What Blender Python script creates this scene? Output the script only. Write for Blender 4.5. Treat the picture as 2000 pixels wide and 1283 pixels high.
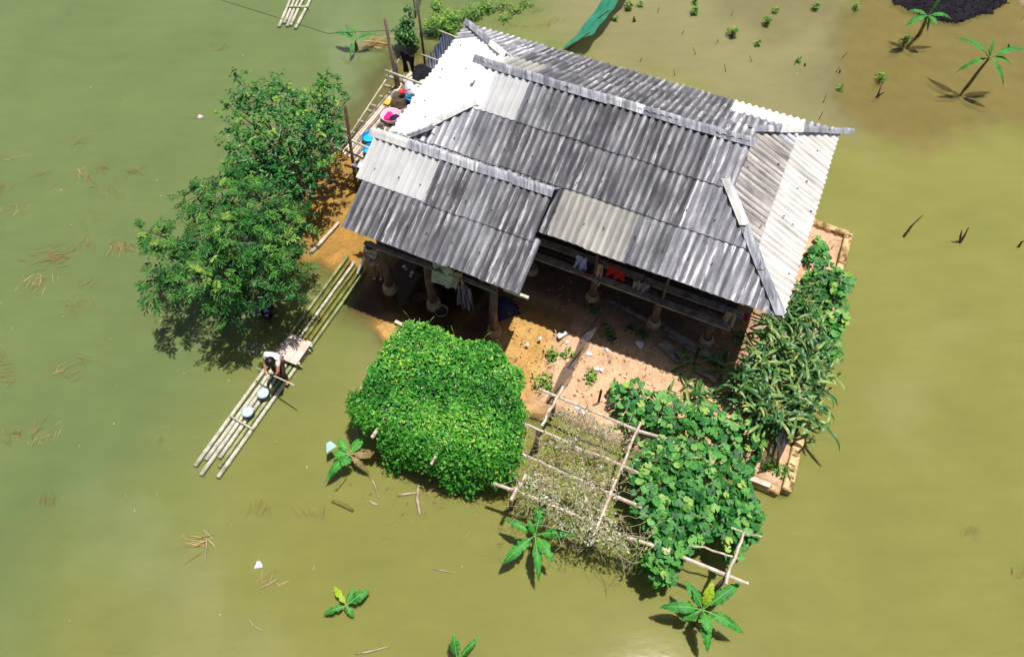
import bpy, bmesh, math, random
import numpy as np
from mathutils import Vector, Matrix

for o in list(bpy.data.objects): bpy.data.objects.remove(o)
rng = np.random.default_rng(7); random.seed(7)
SC = bpy.context.scene; COL = SC.collection

# ------------------------------------------------------------------ camera, sky, sun
F = 1387.0; TH = math.radians(32.67); H = 15.5           # drone camera: focal in photo pixels, tilt from nadir, height
cam = bpy.data.cameras.new('camera'); camo = bpy.data.objects.new('camera', cam); COL.objects.link(camo)
camo.location = (0, 0, H); camo.rotation_euler = (TH, 0, 0)
cam.sensor_width = 36; cam.lens = F / 2000 * 36; cam.clip_end = 6000; cam.clip_start = .1
SC.camera = camo
SUN = Vector((.175, .085, 1)).normalized()               # towards the sun: nearly overhead
wd = bpy.data.worlds.new('World'); SC.world = wd; wd.use_nodes = True
nt = wd.node_tree; bg = nt.nodes['Background']
sky = nt.nodes.new('ShaderNodeTexSky'); sky.sky_type = 'NISHITA'; sky.sun_disc = False
sky.sun_elevation = math.asin(SUN.z); sky.sun_rotation = math.atan2(SUN.x, SUN.y); sky.air_density = 1.0; sky.dust_density = 2.0
tc = nt.nodes.new('ShaderNodeTexCoord'); nz = nt.nodes.new('ShaderNodeTexNoise')
nz.inputs['Scale'].default_value = 2.6; nz.inputs['Detail'].default_value = 7; nz.inputs['Roughness'].default_value = .6
rp = nt.nodes.new('ShaderNodeValToRGB'); rp.color_ramp.elements[0].position = .615; rp.color_ramp.elements[1].position = .68
mx = nt.nodes.new('ShaderNodeMix'); mx.data_type = 'RGBA'
mx.inputs[7].default_value = (42, 42, 43, 1)           # scattered white clouds over the whole sky
skm = nt.nodes.new('ShaderNodeMapping'); skm.inputs['Location'].default_value = (30.14, 16.94, 6.82)
nt.links.new(tc.outputs['Generated'], skm.inputs[0]); nt.links.new(skm.outputs[0], nz.inputs['Vector']); nt.links.new(nz.outputs['Fac'], rp.inputs['Fac'])
nt.links.new(rp.outputs['Color'], mx.inputs[0]); nt.links.new(sky.outputs[0], mx.inputs[6]); nt.links.new(mx.outputs[2], bg.inputs[0])
bg.inputs[1].default_value = .05
sl = bpy.data.lights.new('sun', 'SUN'); sl.energy = 5.0; sl.angle = math.radians(.5); sl.color = (1, .965, .9)
so = bpy.data.objects.new('sun', sl); COL.objects.link(so); so.rotation_euler = SUN.to_track_quat('Z', 'Y').to_euler()
SC.view_settings.view_transform = 'Standard'; SC.view_settings.look = 'None'; SC.view_settings.gamma = 1
SC.view_settings.exposure = 0.18
SC.render.resolution_x = 1024; SC.render.resolution_y = 656

# ------------------------------------------------------------------ positions
fwd = np.array([0, math.sin(TH), -math.cos(TH)]); upv = np.array([0, math.cos(TH), math.sin(TH)])
def P(px, py, z=0.0):                                     # photo pixel -> point on the level z
    d = fwd + np.array([1, 0, 0]) * (px - 1000) / F + upv * (641.5 - py) / F
    return np.array([0, 0, H]) + d * ((z - H) / d[2])
A_ = math.radians(-24.9)
U = np.array([math.cos(A_), math.sin(A_), 0]); V = np.array([-math.sin(A_), math.cos(A_), 0]); Z = np.array([0, 0, 1.])
B0 = P(1525, 622, 3.05); B0[2] = 0                        # house frame: origin under the right front eave corner
def W(u, v, z=0.0): return B0 + U * u + V * v + Z * z
def UV(p): d = np.asarray(p) - B0; return float(d @ U), float(d @ V)

# ------------------------------------------------------------------ helpers
ORG = {}
def org(o): return np.zeros(3) if o is None else ORG[o.name]
def link(o, parent):
    COL.objects.link(o)
    if parent is not None: o.parent = parent
    return o
def tag(o, label, cat, group=None, kind=None):
    if label: o['label'] = label
    if cat: o['category'] = cat
    if group: o['group'] = group
    if kind: o['kind'] = kind
    return o
def thing(name, loc, label, cat, group=None):
    o = bpy.data.objects.new(name, None); o.empty_display_size = .1; o.location = tuple(loc); COL.objects.link(o)
    ORG[o.name] = np.array(loc, float)
    return tag(o, label, cat, group)
def place(name, me, M, parent=None):                      # shared mesh at a world matrix
    o = bpy.data.objects.new(name, me.copy()); link(o, parent)
    T = Matrix.Translation(Vector(-org(parent)))
    o.matrix_basis = T @ M; ORG[o.name] = np.array(M.translation)
    return o
def frame(o, x, y, z):
    M = Matrix.Identity(4)
    for i, a in enumerate((x, y, z)):
        for j in range(3): M[j][i] = float(a[j])
    for j in range(3): M[j][3] = float(o[j])
    return M
def nrm(a): a = np.asarray(a, float); return a / (np.linalg.norm(a) + 1e-12)

class MB:
    def __init__(s): s.v = []; s.f = []
    def box(s, c, x, y, z, sx, sy, sz):                   # centre, unit axes, full sizes
        n = len(s.v); c = np.asarray(c, float)
        for k in (-.5, .5):
            for a, b in ((-.5, -.5), (.5, -.5), (.5, .5), (-.5, .5)): s.v.append(c + x * a * sx + y * b * sy + z * k * sz)
        s.f += [[n+i for i in q] for q in ((3,2,1,0),(4,5,6,7),(0,1,5,4),(1,2,6,5),(2,3,7,6),(3,0,4,7))]; return s
    def bar(s, a, b, w, h, upd=Z):                        # squared timber from a to b
        a = np.asarray(a, float); b = np.asarray(b, float); y = nrm(b - a); x = nrm(np.cross(y, upd)); z = np.cross(x, y)
        return s.box((a+b)/2, x, y, z, w, np.linalg.norm(b-a), h)
    def tube(s, pts, r, n=8, cap=True):
        pts = [np.asarray(p, float) for p in pts]; k = len(pts)
        rr = [r]*k if np.isscalar(r) else list(r); base = len(s.v); px = None
        for i, p in enumerate(pts):
            t = nrm(pts[min(i+1, k-1)] - pts[max(i-1, 0)])
            x = np.cross(t, Z if abs(t[2]) < .9 else np.array([1., 0, 0])) if px is None else px - t*(px @ t)
            x = nrm(x); px = x; y = np.cross(t, x)
            for j in range(n):
                a = 2*math.pi*j/n; s.v.append(p + (x*math.cos(a) + y*math.sin(a))*rr[i])
        for i in range(k-1):
            for j in range(n):
                a = base+i*n+j; b = base+i*n+(j+1) % n; s.f.append([a, b, b+n, a+n])
        if cap: s.f.append([base+j for j in range(n)][::-1]); s.f.append([base+(k-1)*n+j for j in range(n)])
        return s
    def lathe(s, c, prof, n=20, ax=None):                 # (radius, height) profile about a vertical axis
        c = np.asarray(c, float); base = len(s.v)
        for r, h in prof:
            for j in range(n):
                a = 2*math.pi*j/n; s.v.append(c + np.array([math.cos(a)*r, math.sin(a)*r, h]))
        for i in range(len(prof)-1):
            for j in range(n):
                a = base+i*n+j; b = base+i*n+(j+1) % n; s.f.append([a, b, b+n, a+n])
        s.f.append([base+j for j in range(n)][::-1]); s.f.append([base+(len(prof)-1)*n+j for j in range(n)])
        return s
    def grid(s, pts):                                     # rows of points
        base = len(s.v); r = len(pts); c = len(pts[0])
        for row in pts: s.v += [np.asarray(p, float) for p in row]
        for i in range(r-1):
            for j in range(c-1):
                a = base+i*c+j; s.f.append([a, a+1, a+c+1, a+c])
        return s
    def poly(s, pts):
        n = len(s.v); s.v += [np.asarray(p, float) for p in pts]; s.f.append(list(range(n, n+len(pts)))); return s
    def build(s, name, m, parent=None, smooth=False, at=None, bevel=0, solid=0):
        o0 = org(parent) if parent is not None else (np.asarray(at, float) if at is not None else np.mean(s.v, 0)*np.array([1,1,0]) + np.array([0,0,min(p[2] for p in s.v)]))
        me = bpy.data.meshes.new(name); me.from_pydata([tuple(p-o0) for p in s.v], [], s.f); me.update()
        if smooth: me.polygons.foreach_set('use_smooth', [True]*len(me.polygons))
        if solid or bevel:
            bm = bmesh.new(); bm.from_mesh(me)
            if solid: bmesh.ops.solidify(bm, geom=bm.faces[:], thickness=solid)
            if solid:
                bm.normal_update()
                for e in bm.edges:
                    if len(e.link_faces) < 2 or e.calc_face_angle(0) > .95: e.smooth = False
            if bevel: bmesh.ops.bevel(bm, geom=bm.edges[:], offset=bevel, segments=1, affect='EDGES', clamp_overlap=True)
            bm.to_mesh(me); bm.free()
        me.materials.append(m)
        o = bpy.data.objects.new(name, me); link(o, parent)
        if parent is None: o.location = tuple(o0); ORG[o.name] = np.array(o0)
        else: ORG[o.name] = org(parent).copy()
        return o

def fast_mesh(name, verts, faces, m, tint=None, smooth=False):   # numpy arrays, equal-sized faces
    me = bpy.data.meshes.new(name); nv, nf, k = len(verts), len(faces), faces.shape[1]
    me.vertices.add(nv); me.vertices.foreach_set('co', np.ascontiguousarray(verts, np.float32).ravel())
    me.loops.add(nf*k); me.loops.foreach_set('vertex_index', np.ascontiguousarray(faces, np.int32).ravel())
    me.polygons.add(nf); me.polygons.foreach_set('loop_start', np.arange(0, nf*k, k, dtype=np.int32))
    if smooth: me.polygons.foreach_set('use_smooth', np.ones(nf, bool))
    me.update(calc_edges=True)
    if tint is not None:
        a = me.attributes.new('tint', 'FLOAT', 'POINT'); a.data.foreach_set('value', np.ascontiguousarray(tint, np.float32))
    if m: me.materials.append(m)
    return me

OVATE = (np.array([(0,0,0),(.3,.26,.07),(.7,.2,.04),(1,0,-.1),(.7,-.2,.04),(.3,-.26,.07)]), np.array([(0,1,2,3),(0,3,4,5)]))
SLIM = (np.array([(0,0,0),(.35,.15,.04),(.7,.11,.02),(1,0,-.1),(.7,-.11,.02),(.35,-.15,.04)]), np.array([(0,1,2,3),(0,3,4,5)]))
def lobed():
    v = [(0,0,.0)]; n = 15
    for i in range(n):
        a = math.radians(-160 + 320*i/(n-1)); r = .5*(1 + .07*math.cos(5*a)) * (1.06 if abs(a) < .5 else 1)
        v.append((r*math.cos(a), r*math.sin(a), .07 - .13*abs(math.sin(a*2.5))**2))
    return np.array(v), np.array([(0, i, i+1) for i in range(1, n)])
LOBED = lobed()
def leaf_arrays(pos, size, tmpl, tilt=.5, nrmv=None, yaw=None, tint=None, dirv=None):
    n = len(pos); tv, tf = tmpl
    nn = (np.tile(Z, (n,1)) if nrmv is None else np.asarray(nrmv)) + rng.normal(0, tilt, (n,3))
    nn /= np.linalg.norm(nn, axis=1)[:,None]
    a = rng.uniform(0, 2*math.pi, n) if yaw is None else yaw
    d = np.stack([np.cos(a), np.sin(a), np.zeros(n)], 1) if dirv is None else dirv
    d = d - nn*np.sum(d*nn, 1)[:,None]; d /= (np.linalg.norm(d, axis=1)[:,None] + 1e-9)
    e = np.cross(nn, d); s = np.asarray(size)*np.ones(n)
    v = pos[:,None,:] + s[:,None,None]*(tv[None,:,0,None]*d[:,None,:] + tv[None,:,1,None]*e[:,None,:] + tv[None,:,2,None]*nn[:,None,:])
    f = tf[None] + (np.arange(n)*len(tv))[:,None,None]
    t = np.repeat(rng.uniform(0,1,n) if tint is None else np.clip(tint,0,1), len(tv))
    return v.reshape(-1,3), f.reshape(-1, tf.shape[1]), t
def leaves(name, m, parent, pos, size, tmpl, kind='stuff', **kw):
    pos = np.asarray(pos)
    v, f, t = leaf_arrays(pos, size, tmpl, **kw)
    me = fast_mesh(name, v - org(parent), f, m, t)
    o = bpy.data.objects.new(name, me); link(o, parent); ORG[o.name] = org(parent).copy()
    if kind: o['kind'] = kind
    return o
def inpoly(pt, poly):
    x, y = pt[..., 0], pt[..., 1]; c = np.zeros(x.shape, bool); j = len(poly)-1
    for i in range(len(poly)):
        xi, yi = poly[i]; xj, yj = poly[j]
        c ^= ((yi > y) != (yj > y)) & (x < (xj-xi)*(y-yi)/(yj-yi+1e-12)+xi); j = i
    return c
def sdist(pt, poly):                                      # signed distance, positive inside
    d = np.full(pt.shape[:-1], 1e9)
    for i in range(len(poly)):
        a = np.array(poly[i]); b = np.array(poly[(i+1) % len(poly)]); ab = b-a
        t = np.clip(((pt-a) @ ab)/(ab @ ab), 0, 1); d = np.minimum(d, np.linalg.norm(pt-(a+t[..., None]*ab), axis=-1))
    return np.where(inpoly(pt, poly), d, -d)
def polypx(pts, z): return [tuple(P(x, y, z)[:2]) for x, y in pts]
def sample(poly, n):
    p = np.array(poly); lo, hi = p.min(0), p.max(0); out = np.zeros((0, 2))
    while len(out) < n:
        q = rng.uniform(lo, hi, (n*2, 2)); out = np.vstack([out, q[inpoly(q, poly)]])
    return out[:n]
def fbm(p, s, seed=0):                                    # cheap smooth noise of 2-D points
    r = np.random.default_rng(seed); o = np.zeros(p.shape[:-1])
    for k in range(6):
        a = r.uniform(0, 2*math.pi); fr = s*(1.55**k)*(.8+.4*r.random()); ph = r.uniform(0, 6.28, 2)
        o += (.72**k)*np.sin(fr*(p[..., 0]*math.cos(a)+p[..., 1]*math.sin(a))+ph[0]+1.3*np.sin(fr*.7*(p[..., 1]*math.cos(a)-p[..., 0]*math.sin(a))+ph[1]))
    return o/2.6

# ------------------------------------------------------------------ materials
def lin(r, g, b, k=1.0): return tuple((((c/255+.055)/1.055)**2.4 if c > 10 else c/255/12.92)*k for c in (r, g, b)) + (1,)
def newmat(name):
    m = bpy.data.materials.new(name); m.use_nodes = True; n = m.node_tree; return m, n, n.nodes['Principled BSDF']
def mth(n, op, a, b=None):
    x = n.nodes.new('ShaderNodeMath'); x.operation = op
    for i, q in enumerate((a, b)):
        if q is None: continue
        if isinstance(q, (int, float)): x.inputs[i].default_value = q
        else: n.links.new(q, x.inputs[i])
    return x.outputs[0]
def mixc(n, fac, a, b, mode='MIX'):
    x = n.nodes.new('ShaderNodeMix'); x.data_type = 'RGBA'; x.blend_type = mode
    for i, q in ((0, fac), (6, a), (7, b)):
        if isinstance(q, (int, float, tuple)): x.inputs[i].default_value = q
        else: n.links.new(q, x.inputs[i])
    return x.outputs[2]
def coords(n, stretch=(1,1,1), rnd=True, what='Object'):
    t = n.nodes.new('ShaderNodeTexCoord'); mp = n.nodes.new('ShaderNodeMapping'); mp.inputs['Scale'].default_value = stretch
    n.links.new(t.outputs[what], mp.inputs[0])
    if rnd:
        oi = n.nodes.new('ShaderNodeObjectInfo'); n.links.new(mth(n, 'MULTIPLY', oi.outputs['Random'], 37.0), mp.inputs['Location'])
    return mp.outputs[0]
def noise(n, vec, scale, detail=6, rough=.6):
    x = n.nodes.new('ShaderNodeTexNoise'); x.inputs['Scale'].default_value = scale; x.inputs['Detail'].default_value = detail
    x.inputs['Roughness'].default_value = rough; n.links.new(vec, x.inputs['Vector']); return x.outputs['Fac']
def ramp(n, fac, stops):
    x = n.nodes.new('ShaderNodeValToRGB'); e = x.color_ramp.elements
    while len(e) < len(stops): e.new(.5)
    for i, (p, c) in enumerate(stops): e[i].position = p; e[i].color = c if isinstance(c, tuple) else (c, c, c, 1)
    n.links.new(fac, x.inputs[0]); return x.outputs[0]
def pm(name, c1, c2, scale=6, rough=.8, stretch=(1,1,1), bump=0, spots=None, spec=.3):
    m, n, b = newmat(name); vec = coords(n, stretch)
    f = noise(n, vec, scale); c = ramp(n, f, [(.33, c1), (.67, c2)])
    if spots:
        g = ramp(n, noise(n, vec, spots[0], 3), [(spots[1], 0.0), (spots[1]+.06, 1.0)]); c = mixc(n, g, c, spots[2])
    n.links.new(c, b.inputs['Base Color']); b.inputs['Roughness'].default_value = rough; b.inputs['Specular IOR Level'].default_value = spec
    if bump:
        bp = n.nodes.new('ShaderNodeBump'); bp.inputs['Strength'].default_value = bump; bp.inputs['Distance'].default_value = .02
        n.links.new(noise(n, vec, scale*4), bp.inputs['Height']); n.links.new(bp.outputs[0], b.inputs['Normal'])
    return m
def leafmat(name, stops, rough=.5, trans=.25, obj=False, gloss=.35):
    m, n, b = newmat(name); out = n.nodes['Material Output']
    if obj: oi = n.nodes.new('ShaderNodeObjectInfo'); f = oi.outputs['Random']
    else: a = n.nodes.new('ShaderNodeAttribute'); a.attribute_name = 'tint'; f = a.outputs['Fac']
    c = ramp(n, f, stops)
    v = noise(n, coords(n, what='Object'), 14, 3); c = mixc(n, .35, c, ramp(n, v, [(.3, .35), (.7, 1.0)]), 'MULTIPLY')
    n.links.new(c, b.inputs['Base Color']); b.inputs['Roughness'].default_value = rough; b.inputs['Specular IOR Level'].default_value = gloss
    t = n.nodes.new('ShaderNodeBsdfTranslucent'); n.links.new(c, t.inputs[0])
    x = n.nodes.new('ShaderNodeMixShader'); x.inputs[0].default_value = trans
    n.links.new(b.outputs[0], x.inputs[1]); n.links.new(t.outputs[0], x.inputs[2]); n.links.new(x.outputs[0], out.inputs[0])
    return m
def sheetmat(name, dark, mid, light, streak, stain=0.0, stainc=(.1,.1,.12,1), dirt_shade=.8, fine=.75, blotch=.5):   # fibre-cement: streaks run down the slope
    m, n, b = newmat(name)
    gp = n.nodes.new('ShaderNodeNewGeometry'); big = noise(n, gp.outputs['Position'], .9, 5, .6)   # weathering that runs on from sheet to sheet
    v1 = coords(n, (9, .55, 1)); v2 = coords(n, (1.2, .9, 1)); v3 = coords(n, (26, 3.2, 1))
    c = ramp(n, noise(n, v1, 1.0, 8, .68), [(.34, dark), (.5, mid), (.66, light)])
    c = mixc(n, blotch, c, ramp(n, noise(n, v2, 1.6, 4), [(.35, (.5,.5,.54,1)), (.65, (1.15,1.15,1.15,1))]), 'MULTIPLY')
    sx = n.nodes.new('ShaderNodeSeparateXYZ'); n.links.new(coords(n, (1,1,1), False), sx.inputs[0])   # troughs coloured darker: settled grime plus painted-in shade
    c = mixc(n, dirt_shade, c, ramp(n, mth(n, 'ADD', mth(n, 'MULTIPLY', sx.outputs[2], 14.0), noise(n, coords(n, (6, 2.5, 1)), 1.0, 4)), [(.1, (.34,.34,.38,1)), (.62, 1.0)]), 'MULTIPLY')
    c = mixc(n, blotch, c, ramp(n, big, [(.34, (.62,.62,.66,1)), (.5, 1.0), (.66, (1.5,1.5,1.5,1))]), 'MULTIPLY')
    g3 = ramp(n, noise(n, coords(n, (30, 30, 1)), 1.0, 5, .75), [(.3, .62), (.6, 1.0)])
    c = mixc(n, fine, c, g3, 'MULTIPLY')
    g = ramp(n, noise(n, v3, .55, 7, .75), [(.485, 0.0), (.53, 1.0)])           # pale lime flakes in broken runs along the crests
    g2 = ramp(n, noise(n, coords(n, (2.2, .6, 1)), 1.3, 3), [(.41, 0.0), (.6, 1.0)])
    g4 = ramp(n, mth(n, 'ADD', mth(n, 'MULTIPLY', sx.outputs[2], 12.0), .5), [(.3, 0.0), (.62, 1.0)])
    c = mixc(n, mth(n, 'MULTIPLY', mth(n, 'MULTIPLY', mth(n, 'MULTIPLY', g, g2), g4), streak), c, lin(236, 234, 238))
    if stain:
        s = ramp(n, noise(n, coords(n, (5, .5, 1)), 1.0, 5), [(.5, 0.0), (.72, 1.0)]); c = mixc(n, mth(n, 'MULTIPLY', s, stain), c, stainc)
    n.links.new(c, b.inputs['Base Color']); b.inputs['Roughness'].default_value = .85; b.inputs['Specular IOR Level'].default_value = .25
    bp = n.nodes.new('ShaderNodeBump'); bp.inputs['Strength'].default_value = .35; bp.inputs['Distance'].default_value = .01
    n.links.new(noise(n, coords(n, (40, 14, 20)), 1.0, 5), bp.inputs['Height']); n.links.new(bp.outputs[0], b.inputs['Normal'])
    return m
M = {}
M['grey'] = sheetmat('weathered_sheet', lin(114,113,119), lin(160,159,165), lin(198,197,202), 1.0, dirt_shade=.7)
M['mid'] = sheetmat('pale_grey_sheet', lin(134,134,140), lin(178,178,184), lin(212,212,216), .8, dirt_shade=.6)
M['white'] = sheetmat('new_sheet', lin(236,235,236), lin(245,244,245), lin(250,250,250), .3, .10, lin(150,150,156), .12, .2, .12)
M['cream'] = sheetmat('cream_sheet', lin(206,202,194), lin(228,225,217), lin(240,238,232), .3, .45, lin(110,104,108), .5, .3, .25)
M['stained'] = sheetmat('stained_sheet', lin(150,138,136), lin(200,192,186), lin(226,220,212), .3, .95, lin(78,70,76))
M['cap'] = sheetmat('cap_sheet', lin(110,111,122), lin(146,147,158), lin(188,188,196), .4, .3, lin(60,60,70))
M['capwhite'] = sheetmat('new_cap', lin(205,202,198), lin(225,222,218), lin(235,233,230), .2, .25, lin(130,124,120))
M['timber'] = pm('old_timber', lin(66,56,50), lin(112,98,88), 3, .85, (1,1,1), .4)
M['dark_timber'] = pm('dark_timber', lin(48,38,34), lin(84,68,60), 3, .9, (1,1,1), .4)
M['plank'] = pm('grey_plank', lin(104,94,88), lin(158,146,138), 5, .85, (1,1,1), .4)
M['pale_wood'] = pm('pale_wood', lin(176,156,136), lin(222,208,192), 5, .8, (1,1,1), .3)
M['trellis_wood'] = pm('trellis_wood', lin(160,140,120), lin(220,206,190), 7, .85, (1,1,1), .5)
M['pillar'] = pm('pillar_wood', lin(88,72,62), lin(138,118,104), 4, .85, (3,3,.6), .5)
M['stone'] = pm('pillar_stone', lin(150,128,98), lin(196,174,140), 5, .9, (1,1,1), .4)
M['kerb'] = pm('kerb_concrete', lin(150,120,74), lin(220,194,148), 4, .9, (1,1,1), .8, (6, .54, lin(112,88,54)))
M['bamboo'] = pm('bamboo_pale', lin(150,148,124), lin(212,208,190), 7, .55, (1,1,1), .2)
M['bamboo_green'] = pm('bamboo_green', lin(104,116,66), lin(168,172,122), 4, .5, (1,1,1), .2)
M['bamboo_moss'] = pm('bamboo_mossy', lin(84,88,30), lin(140,134,70), 4, .65, (1,1,1), .3)
M['bamboo_node'] = pm('bamboo_node', lin(110,100,72), lin(150,140,110), 9, .7)
M['stick'] = pm('dead_stick', lin(58,46,38), lin(100,84,66), 8, .9)
M['skin'] = pm('skin', lin(168,112,84), lin(196,140,108), 9, .6)
M['hair'] = pm('hair', lin(14,12,16), lin(32,28,34), 30, .45)
M['shirt'] = pm('white_shirt', lin(206,198,204), lin(232,226,230), 12, .85)
M['trousers'] = pm('brown_trousers', lin(52,34,30), lin(86,60,50), 10, .9)
M['print'] = pm('printed_cotton', lin(196,182,180), lin(224,212,210), 20, .9, (1,1,1), 0, (9, .55, lin(24,20,28)))
M['pink'] = pm('pink_plastic', lin(222,180,196), lin(238,202,214), 5, .4)
M['blue'] = pm('blue_plastic', lin(14,112,190), lin(24,136,210), 5, .35)
M['steel'] = pm('dull_aluminium', lin(120,112,104), lin(168,158,146), 8, .5)
M['lid'] = pm('pot_lid', lin(170,192,200), lin(196,214,220), 8, .35)
M['pot'] = pm('dark_pot', lin(40,52,58), lin(70,84,90), 8, .5)
M['water_in'] = pm('clear_water', lin(30,160,205), lin(60,185,222), 3, .08)
M['murk_in'] = pm('pot_water', lin(58,52,40), lin(82,74,58), 3, .1)
M['red'] = pm('red_plastic', lin(196,24,52), lin(222,44,70), 5, .4)
M['yellow'] = pm('yellow_plastic', lin(222,202,20), lin(240,224,60), 5, .5)
M['orange'] = pm('orange_tray', lin(206,160,60), lin(226,184,90), 5, .6)
M['magenta'] = pm('magenta_cloth', lin(214,24,120), lin(236,60,150), 9, .9)
M['purple'] = pm('purple_cloth', lin(42,20,48), lin(70,34,70), 9, .9)
M['black'] = pm('black_cloth', lin(18,16,24), lin(36,34,46), 9, .9)
M['navy'] = pm('navy_cloth', lin(16,20,48), lin(40,46,84), 9, .8)
M['whitec'] = pm('white_cloth', lin(196,196,206), lin(226,226,234), 5, .85)
M['bluec'] = pm('pale_blue_cloth', lin(150,160,214), lin(188,196,236), 5, .85)
M['redc'] = pm('red_cloth', lin(140,22,36), lin(176,36,50), 5, .9)
M['greyc'] = pm('grey_cloth', lin(110,106,112), lin(158,152,156), 7, .9)
M['greenc'] = pm('sage_cloth', lin(160,170,150), lin(204,208,190), 7, .9)
M['tanc'] = pm('tan_cloth', lin(150,128,112), lin(196,172,150), 7, .9)
M['foam'] = pm('foam_board', lin(146,186,182), lin(176,208,204), 4, .8)
M['plastic'] = pm('white_plastic', lin(206,210,216), lin(232,234,238), 4, .35)
M['ply'] = pm('plywood', lin(196,170,156), lin(226,204,192), 3, .8, (1,1,1), .2, (4.5, .64, lin(120,84,70)))
M['slipper'] = pm('slipper', lin(200,180,150), lin(226,210,180), 6, .7)
M['tarp'] = pm('dark_tarp', lin(44,36,42), lin(78,66,74), 6, .6)
M['ash'] = pm('black_husk', lin(14,12,18), lin(40,34,44), 22, .95, (1,1,1), 1.0)
M['foamw'] = pm('splash', lin(230,240,240), lin(245,250,250), 20, .3)
M['cable'] = pm('cable', lin(40,44,36), lin(60,64,54), 5, .6)
M['straw'] = leafmat('dead_straw', [(0, lin(116,90,50)), (.5, lin(170,140,84)), (1, lin(222,200,150))], .8, .1)
M['weed'] = leafmat('drowned_weed', [(0, lin(104,104,56)), (.5, lin(140,124,70)), (1, lin(168,136,84))], .7, .1)
M['vine'] = leafmat('vine_leaf', [(0, lin(30,92,30)), (.4, lin(72,158,50)), (.8, lin(122,198,72)), (1, lin(190,214,84))], .45, .3)
M['squash'] = leafmat('squash_leaf', [(0, lin(30,86,34)), (.5, lin(66,140,54)), (.85, lin(112,172,72)), (1, lin(170,194,84))], .5, .25)
M['squash_one'] = leafmat('squash_leaf_single', [(0, lin(36,96,44)), (.5, lin(76,150,66)), (.85, lin(118,178,82)), (1, lin(172,196,92))], .5, .25, True)
M['corn'] = leafmat('corn_leaf', [(0, lin(32,82,36)), (.6, lin(76,126,60)), (1, lin(156,176,94))], .38, .2, True)
M['cornstuff'] = leafmat('corn_blade', [(0, lin(40,88,44)), (.6, lin(88,134,76)), (1, lin(170,182,110))], .45, .2)
M['tassel'] = pm('tassel', lin(166,164,92), lin(206,200,130), 12, .8)
M['stalk'] = pm('corn_stalk', lin(110,140,70), lin(164,180,104), 6, .6)
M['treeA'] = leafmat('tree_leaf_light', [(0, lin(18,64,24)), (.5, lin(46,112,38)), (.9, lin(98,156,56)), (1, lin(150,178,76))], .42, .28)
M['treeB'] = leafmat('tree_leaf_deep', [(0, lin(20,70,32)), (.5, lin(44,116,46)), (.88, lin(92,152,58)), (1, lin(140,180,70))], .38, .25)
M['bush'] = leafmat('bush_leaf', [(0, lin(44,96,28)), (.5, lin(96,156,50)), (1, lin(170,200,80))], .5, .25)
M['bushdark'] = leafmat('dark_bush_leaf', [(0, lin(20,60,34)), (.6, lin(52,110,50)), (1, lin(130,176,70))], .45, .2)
M['dryvine'] = leafmat('dry_vine_leaf', [(0, lin(132,132,96)), (.5, lin(188,184,156)), (.85, lin(226,222,206)), (1, lin(120,164,80))], .85, .15)
M['drystem'] = pm('dry_stem', lin(140,124,100), lin(190,176,150), 9, .9)
M['bark'] = pm('bark', lin(84,72,60), lin(128,112,94), 9, .9, (1,1,1), .5)
M['trunkb'] = pm('banana_stem', lin(96,84,56), lin(138,128,84), 6, .7)
def bananamat(name, a, b_):
    m, n, b = newmat(name); vec = coords(n, (1,1,1)); c = mixc(n, .55, ramp(n, noise(n, vec, 5), [(.3, a), (.7, b_)]), ramp(n, noise(n, coords(n, (22, 22, 22)), 1.0, 4), [(.3, .45), (.65, 1.15)]), 'MULTIPLY'); out = n.nodes['Material Output']
    n.links.new(c, b.inputs['Base Color']); b.inputs['Roughness'].default_value = .5; b.inputs['Specular IOR Level'].default_value = .25
    t = n.nodes.new('ShaderNodeBsdfTranslucent'); n.links.new(c, t.inputs[0]); x = n.nodes.new('ShaderNodeMixShader'); x.inputs[0].default_value = .25
    n.links.new(b.outputs[0], x.inputs[1]); n.links.new(t.outputs[0], x.inputs[2]); n.links.new(x.outputs[0], out.inputs[0]); return m
M['banana'] = bananamat('banana_leaf', lin(36,110,46), lin(84,168,66)); M['banana_young'] = bananamat('young_banana_leaf', lin(150,184,30), lin(188,208,56))
M['banana_mid'] = bananamat('fresh_banana_leaf', lin(60,140,52), lin(96,172,70)); M['midrib'] = pm('midrib', lin(110,168,84), lin(140,190,104), 6, .6)
M['banana_dead'] = bananamat('brown_banana_leaf', lin(120,104,60), lin(160,140,88))
def netmat(name, c1, c2, hole):                            # netting too fine to resolve at this distance
    m = pm(name, c1, c2, 4, .7); n = m.node_tree; b = n.nodes['Principled BSDF']; out = n.nodes['Material Output']
    t = n.nodes.new('ShaderNodeBsdfTransparent'); x = n.nodes.new('ShaderNodeMixShader'); x.inputs[0].default_value = hole
    n.links.new(b.outputs[0], x.inputs[1]); n.links.new(t.outputs[0], x.inputs[2]); n.links.new(x.outputs[0], out.inputs[0]); return m
M['net'] = netmat('black_netting', lin(86,82,90), lin(124,120,128), .42)
M['dnet'] = netmat('dark_netting', lin(36,38,48), lin(64,66,80), .25)
M['gnet'] = netmat('green_netting', lin(30,116,90), lin(62,154,122), .12)
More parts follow.
